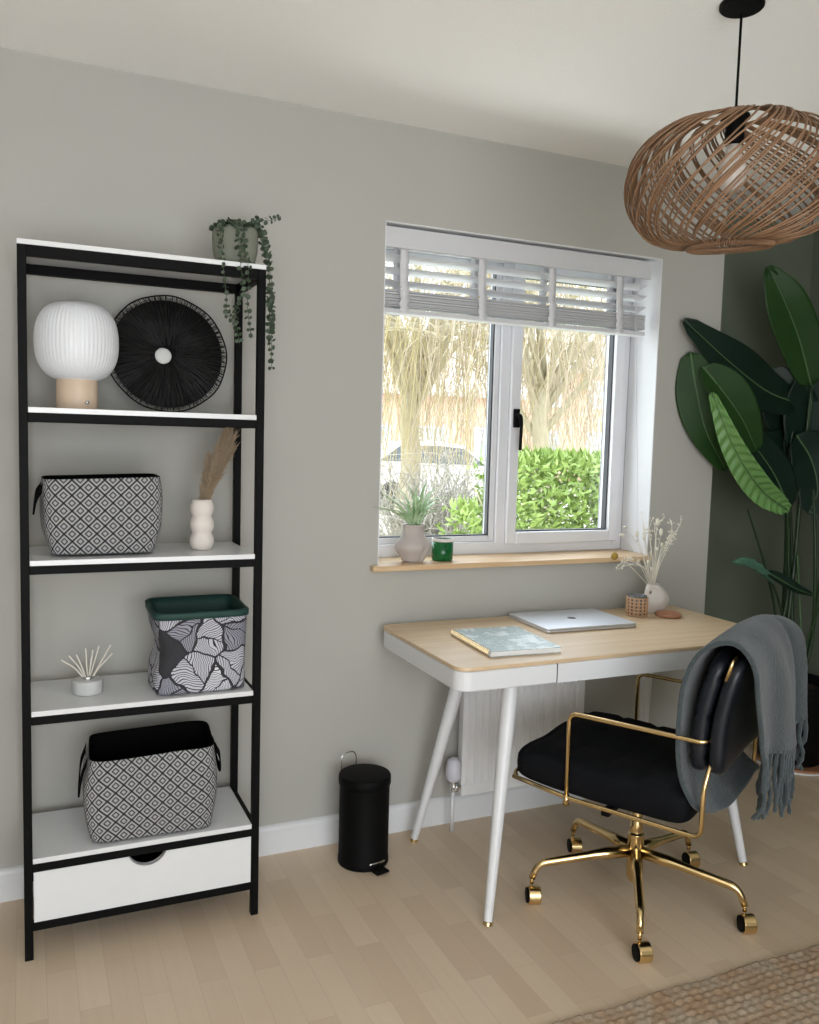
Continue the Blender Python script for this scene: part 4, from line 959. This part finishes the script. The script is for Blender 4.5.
def back_fn(y0, lean, thick, channels):
    def f(u, v, s):
        uu, vv = sqr(u, v, 8); e = max(0, 1-max(abs(u), abs(v))**14)**.32
        z_ = .685+vv*.160; y_ = y0-lean*max(0, (vv+.35)/1.35)**1.6+.012*(1-uu*uu)
        chn = -.006*(max(0, math.cos(PI*3*vv))**10) if channels else 0
        y_ += s*(thick*e+.003)+s*chn*e
        return Vector((uu*.264*(1-.03*max(0, vv)), y_, z_))
    return f
cushion(back_fn(-.242, .042, .020, True), 32, 32, 'backrest', m_leather)
cushion(back_fn(-.288, .042, .019, False), 32, 32, 'backrest_shell', m_leather)
for s in (-1, 1):
    b = B(); tube(b, spline([(s*.250,-.300,.785),(s*.258,-.308,.810),(s*.256,-.316,.838),(s*.23,-.318,.847)], 5), .006, 8, flat=.6); finish('back_bracket', b, m_gold, ch, smooth=True)

# grey wool throw over the chair back
bt_ = thing('throw_blanket', 'grey-green fringed wool blanket draped over the back of the black chair', 'blanket', CH, CT)
rows = [ # y, z, xmin, xmax
 (-.252,.425,-.235,.190), (-.232,.445,-.262,.215), (-.207,.50,-.270,.235), (-.196,.56,-.272,.245), (-.190,.62,-.274,.250), (-.192,.72,-.274,.250), (-.210,.80,-.270,.250),
 (-.236,.852,-.264,.245), (-.275,.878,-.258,.240), (-.315,.882,-.255,.245), (-.348,.862,-.256,.252), (-.368,.82,-.256,.262), (-.376,.75,-.248,.272), (-.380,.67,-.225,.278), (-.382,.60,-.200,.280), (-.383,.565,-.190,.280)]
NX = 44; b = B(); grid = []
rr_ = spline([Vector((r[0], r[1], 0)) for r in rows], 4); xa = spline([Vector((r[2], r[3], 0)) for r in rows], 4)
for i, (p, q) in enumerate(zip(rr_, xa)):
    t_ = i/(len(rr_)-1); row = []
    for k in range(NX+1):
        s = k/NX; x_ = q.x+(q.y-q.x)*s
        rear = max(0, (t_-.52)/.48); front = max(0, (.3-t_)/.3)
        fold = (math.sin(s*PI*3.2+2.6)*.016+.018*s)*rear+math.sin(s*PI*7+1.5*t_*4)*.004*rear-.036*math.exp(-((s-.82)/.05)**2)*min(1, rear*1.6)
        n_ = noise.noise(Vector((x_*9, t_*8, 1)))*.008
        yy, zz = p.x, p.y; off = fold+n_
        tuck = math.exp(-(t_/.07)**2)
        edge_drop = (-.028*math.exp(-((s-.55)/.2)**2)+.020*max(0, s-.85)/.15)*rear-.045*math.sin(PI*min(1, s*1.1))*tuck
        yy -= .050*s*tuck
        zz += .012*math.sin(PI*s)*math.exp(-((t_-.53)/.1)**2)-.05*max(0, s-.8)*math.exp(-((t_-.56)/.12)**2)
        row.append(b.verts.new((x_+.01*math.sin(t_*9+s*2)*rear, yy-off, zz+n_*.6+edge_drop)))
    grid.append(row)
for i in range(len(grid)-1):
    for k in range(NX): b.faces.new((grid[i][k], grid[i][k+1], grid[i+1][k+1], grid[i+1][k]))
rear_pts = [v.co.copy() for v in grid[-1]]
finish('blanket_cloth', b, m_wool, bt_, smooth=True, solid=.013, sub=1)
rd = random.Random(8)
def fringe(pts, n, L):
    for k in range(n):
        s = (k+.5)/n; q = pts[min(len(pts)-1, int(s*(len(pts)-1)))]; l = L*rd.uniform(.82, 1.12); dx = rd.gauss(0,.007)
        b = B()
        path = spline([q+Vector((0,0,.012)), q+Vector((dx*.3+rd.gauss(0,.003), rd.gauss(0,.004), -l*.35)), q+Vector((dx, rd.gauss(0,.006), -l*.7)), q+Vector((dx*1.5+rd.gauss(0,.004), rd.gauss(0,.006), -l))], 6)
        n_ = len(path); tube(b, path, [.0085-.0022*abs(math.sin(i*.9))-.002*i/n_ for i in range(n_)], 7)
        finish('fringe', b, m_wool, bt_, smooth=True)
fringe(rear_pts, 24, .165)

# ------------------------------------------------------------ tall plant in the corner
PX, PY = 1.985, -.005
pl_ = thing('potted_plant', 'tall bird of paradise plant with large dark green leaves in a black floor pot', 'plant', (PX, PY, 0))
OO = Vector((PX, PY, 0))
b = B(); lathe(b, [(0,.002),(.125,.002),(.135,.012),(.158,.33),(.160,.35),(.154,.352),(.150,.335),(.148,.30),(0,.295)], 48); finish('pot', b, m_black, pl_, smooth=True)
b = B(); lathe(b, [(0,.31),(.08,.308),(.1475,.302)], 32, fn=lambda p, a: p+Vector((0,0,.006*math.sin(7*a)))); finish('soil', b, noisy('dark_soil', (.015,.01,.007), (.03,.02,.014), 60, .95), pl_)
def big_leaf(mid, hwid, nrm, fold, m, n=22, tip_split=0, curl=0.0, ribbed=0.0, rag=0.0, seed=0):
    """mid: midrib points from base to tip; hwid: largest half width; nrm: facing direction; fold: V of the two halves"""
    b = B(); path = spline(mid, max(4, n//(len(mid)-1))); N = len(path); nrm = Vector(nrm).normalized(); vs = []; M_ = 8
    for i, p in enumerate(path):
        t_ = i/(N-1); T = (path[min(i+1, N-1)]-path[max(i-1, 0)]).normalized(); s = T.cross(nrm).normalized(); nn = s.cross(T)
        w = hwid*(math.sin(PI*min(1, (t_*.93+.035)))**.58)*(1.0+.15*math.cos(PI*t_))
        if i == 0: w *= .1
        if i == N-1: w *= .45 if tip_split else .08
        row = []
        for k in range(-M_, M_+1):
            q = k/M_; aq = abs(q); wl = w*(1+(.12*math.sin(t_*9+seed) if k > 0 else .10*math.sin(t_*7+2+seed))*rag)
            ang = fold+curl*aq*(1 if q > 0 else .7)
            ps = p+s*q*wl*math.cos(ang)+nn*(wl*aq*math.sin(ang)+ribbed*.0065*math.sin(i*1.5+3*aq)*min(1, aq*3))
            if tip_split and t_ > .9: ps += T*(.03*abs(math.sin(q*PI*1.6))-.01)*(t_-.9)*10
            row.append(b.verts.new(ps))
        vs.append(row)
    for A, C in zip(vs, vs[1:]):
        for k in range(2*M_): b.faces.new((A[k], A[k+1], C[k+1], C[k]))
    for v in b.verts: v.co -= OO
    lf = finish('leaf', b, m, pl_, smooth=True, solid=.0022)
    b = B(); tube(b, [p-OO+nrm*.002 for p in path], [.0042, .0012], 6); finish('midrib', b, m_rib, lf, smooth=True); return lf
V = lambda u, v, Y: at(u, v, Y)
FC = (CAM-OO); FC.z = .4
# each leaf: base -> tip
big_leaf([V(811,391,-.02), V(799,345,-.04), V(784,306,-.05), V(769,275,-.04)], .094, (-.55,-.8,.1), .18, m_leafmid, tip_split=1, seed=1, rag=.5)
big_leaf([V(796,408,.02), V(766,396,-.02), V(730,368,-.06), V(686,328,-.05)], .098, (-.5,-.8,.25), .18, m_leafdk, tip_split=1, seed=2, rag=.5)
big_leaf([V(690,357,-.03), V(696,395,-.04), V(706,437,-.05), V(726,476,-.04)], .080, (-.6,-.75,.1), .2, m_leafmid, seed=4, rag=.4)
big_leaf([V(702,372,-.08), V(722,396,-.10), V(742,425,-.11), V(757,457,-.09)], .085, (-.5,-.8,.3), .25, m_leafmid, seed=3, rag=.5, curl=.2)
big_leaf([V(788,516,-.10), V(760,494,-.14), V(734,454,-.17), V(713,402,-.18)], .056, (-.75,-.62,.1), .10, m_leafbright, tip_split=1, ribbed=1.0, curl=.35, seed=5, n=66)
big_leaf([V(789,515,-.04), V(774,480,-.06), V(752,448,-.07), V(735,425,-.06)], .085, (-.3,-.9,.3), .2, m_leafdk, seed=6, rag=.4)
big_leaf([V(800,450,.06), V(790,420,.05), V(780,395,.05), V(772,372,.06)], .12, (-.5,-.8,.1), .2, m_leafdk, seed=7)
big_leaf([V(803,470,.02), V(808,430,.0), V(812,395,-.01), V(814,360,-.02)], .13, (-.3,-.9,.2), .2, m_leafdk, seed=8, rag=.5)
big_leaf([V(795,470,.08), V(780,465,.07), V(765,462,.07), V(750,466,.08)], .13, (-.3,-.9,.1), .15, m_leafdk, seed=9)
big_leaf([V(796,440,-.02), V(811,465,-.04), V(817,495,-.06), V(808,519,-.06)], .12, (-.4,-.8,.3), .2, m_leafdk, seed=10)
big_leaf([V(766,577,-.10), V(780,585,-.12), V(796,594,-.14), V(813,600,-.14)], .030, (-.3,-.7,.6), .35, m_leafdk, seed=12)
big_leaf([V(772,588,-.10), V(758,578,-.12), V(745,570,-.13), V(731,568,-.12)], .036, (-.4,-.6,.7), .45, m_palegreen, seed=13, ribbed=.5, curl=.4)
def pstem(pts, r0, r1, m=m_stem):
    b = B(); path = [p-OO for p in spline(pts, 8)]; tube(b, path, [r0, r1], 8); finish('stem', b, m, pl_, smooth=True)
G = lambda dx, dy: Vector((PX+dx, PY+dy, .30))
pstem([G(-.04,-.02), V(787,640,-.03), V(795,560,-.02), V(803,470,-.02), V(811,391,-.02)], .012, .0055)
pstem([G(-.05,.01), V(783,640,.0), V(786,560,.0), V(788,480,.01), V(795,408,.02)], .014, .006)
pstem([G(-.06,-.03), V(779,650,-.04), V(787,600,-.06), V(788,550,-.08), V(787,516,-.10)], .012, .006)
pstem([G(-.07,-.01), V(778,645,-.04), V(772,600,-.06), V(760,555,-.08), V(747,514,-.10)], .008, .004)
pstem([G(-.05,-.05), V(786,655,-.05), V(782,620,-.08), V(776,598,-.09), V(770,584,-.10)], .007, .004)
pstem([G(.0,.02), V(792,600,.05), V(790,520,.06), V(784,450,.06), V(789,405,.05)], .010, .005)
pstem([G(.02,-.03), V(803,680,-.06), V(812,640,-.08), V(815,560,-.10), V(812,470,-.03)], .010, .006)
pstem([G(.03,-.01), V(806,670,-.04), V(814,625,-.09), V(822,560,-.12), V(818,500,-.06)], .010, .005)
pstem([G(-.01,-.06), V(800,690,-.08), V(806,650,-.09), V(816,620,-.10), V(824,600,-.10)], .006, .003, m_leafmid)
pstem([G(-.02,-.05), V(797,690,-.06), V(800,640,-.06), V(799,600,-.05), V(797,560,-.05)], .007, .004, m_rib)
# round wooden plant tray under the pot
o = thing('plant_tray', 'reddish wooden tray with pale edge on the floor under the black plant pot', 'tray', (PX+.03, PY+.0, 0))
for v in [pl_]: v.location.z = .0205
b = B(); lathe(b, [(0,.001),(.170,.001),(.172,.006),(.172,.018),(0,.0195)], 64); finish('tray_board', b, noisy('reddish_wood', (.30,.13,.06), (.40,.19,.10), 8, .5), o, smooth=True, bevel=.001)
b = B(); lathe(b, [(.1725,.001),(.177,.001),(.177,.007),(.1725,.008)], 64); finish('edge_band', b, m_white, o, smooth=True)

# ------------------------------------------------------------ jute rug
b = B(); X0, X1, Y0, Y1 = -.25, 1.9, -2.15, -1.068; st = .0062; nx = int((X1-X0)/st); ny = int((Y1-Y0)/st); g = []
rd = random.Random(3); jit = {}
for j in range(ny+1):
    y_ = Y1-st*j; row = []
    for i in range(nx+1):
        x_ = X0+st*i; yw = y_+.004*math.sin(x_*21)*math.exp(-(Y1-y_)/.1); r_ = (Y1-y_)/.021; ri = int(r_); fy = r_-ri
        c_ = (x_/.030+(.5 if ri % 2 else 0)+(abs(fy-.5))*(.9 if ri % 2 else -.9)); ci = math.floor(c_); fx = c_-ci
        key = (ri, ci)
        if key not in jit: jit[key] = rd.uniform(.7, 1.15)
        h = .003+.0085*jit[key]*(max(0, math.sin(PI*fy))**.6)*(max(0, math.sin(PI*fx))**.5)
        row.append(b.verts.new((x_-.8, yw+1.6, .001+h)))
    g.append(row)
for j in range(ny):
    for i in range(nx): b.faces.new((g[j][i], g[j+1][i], g[j+1][i+1], g[j][i+1]))
rug = finish('rug', b, m_jute, None, smooth='raw'); rug.location = (.8, -1.6, 0)
tag(rug, 'chunky braided natural jute rug on the floor in front of the chair', 'rug')
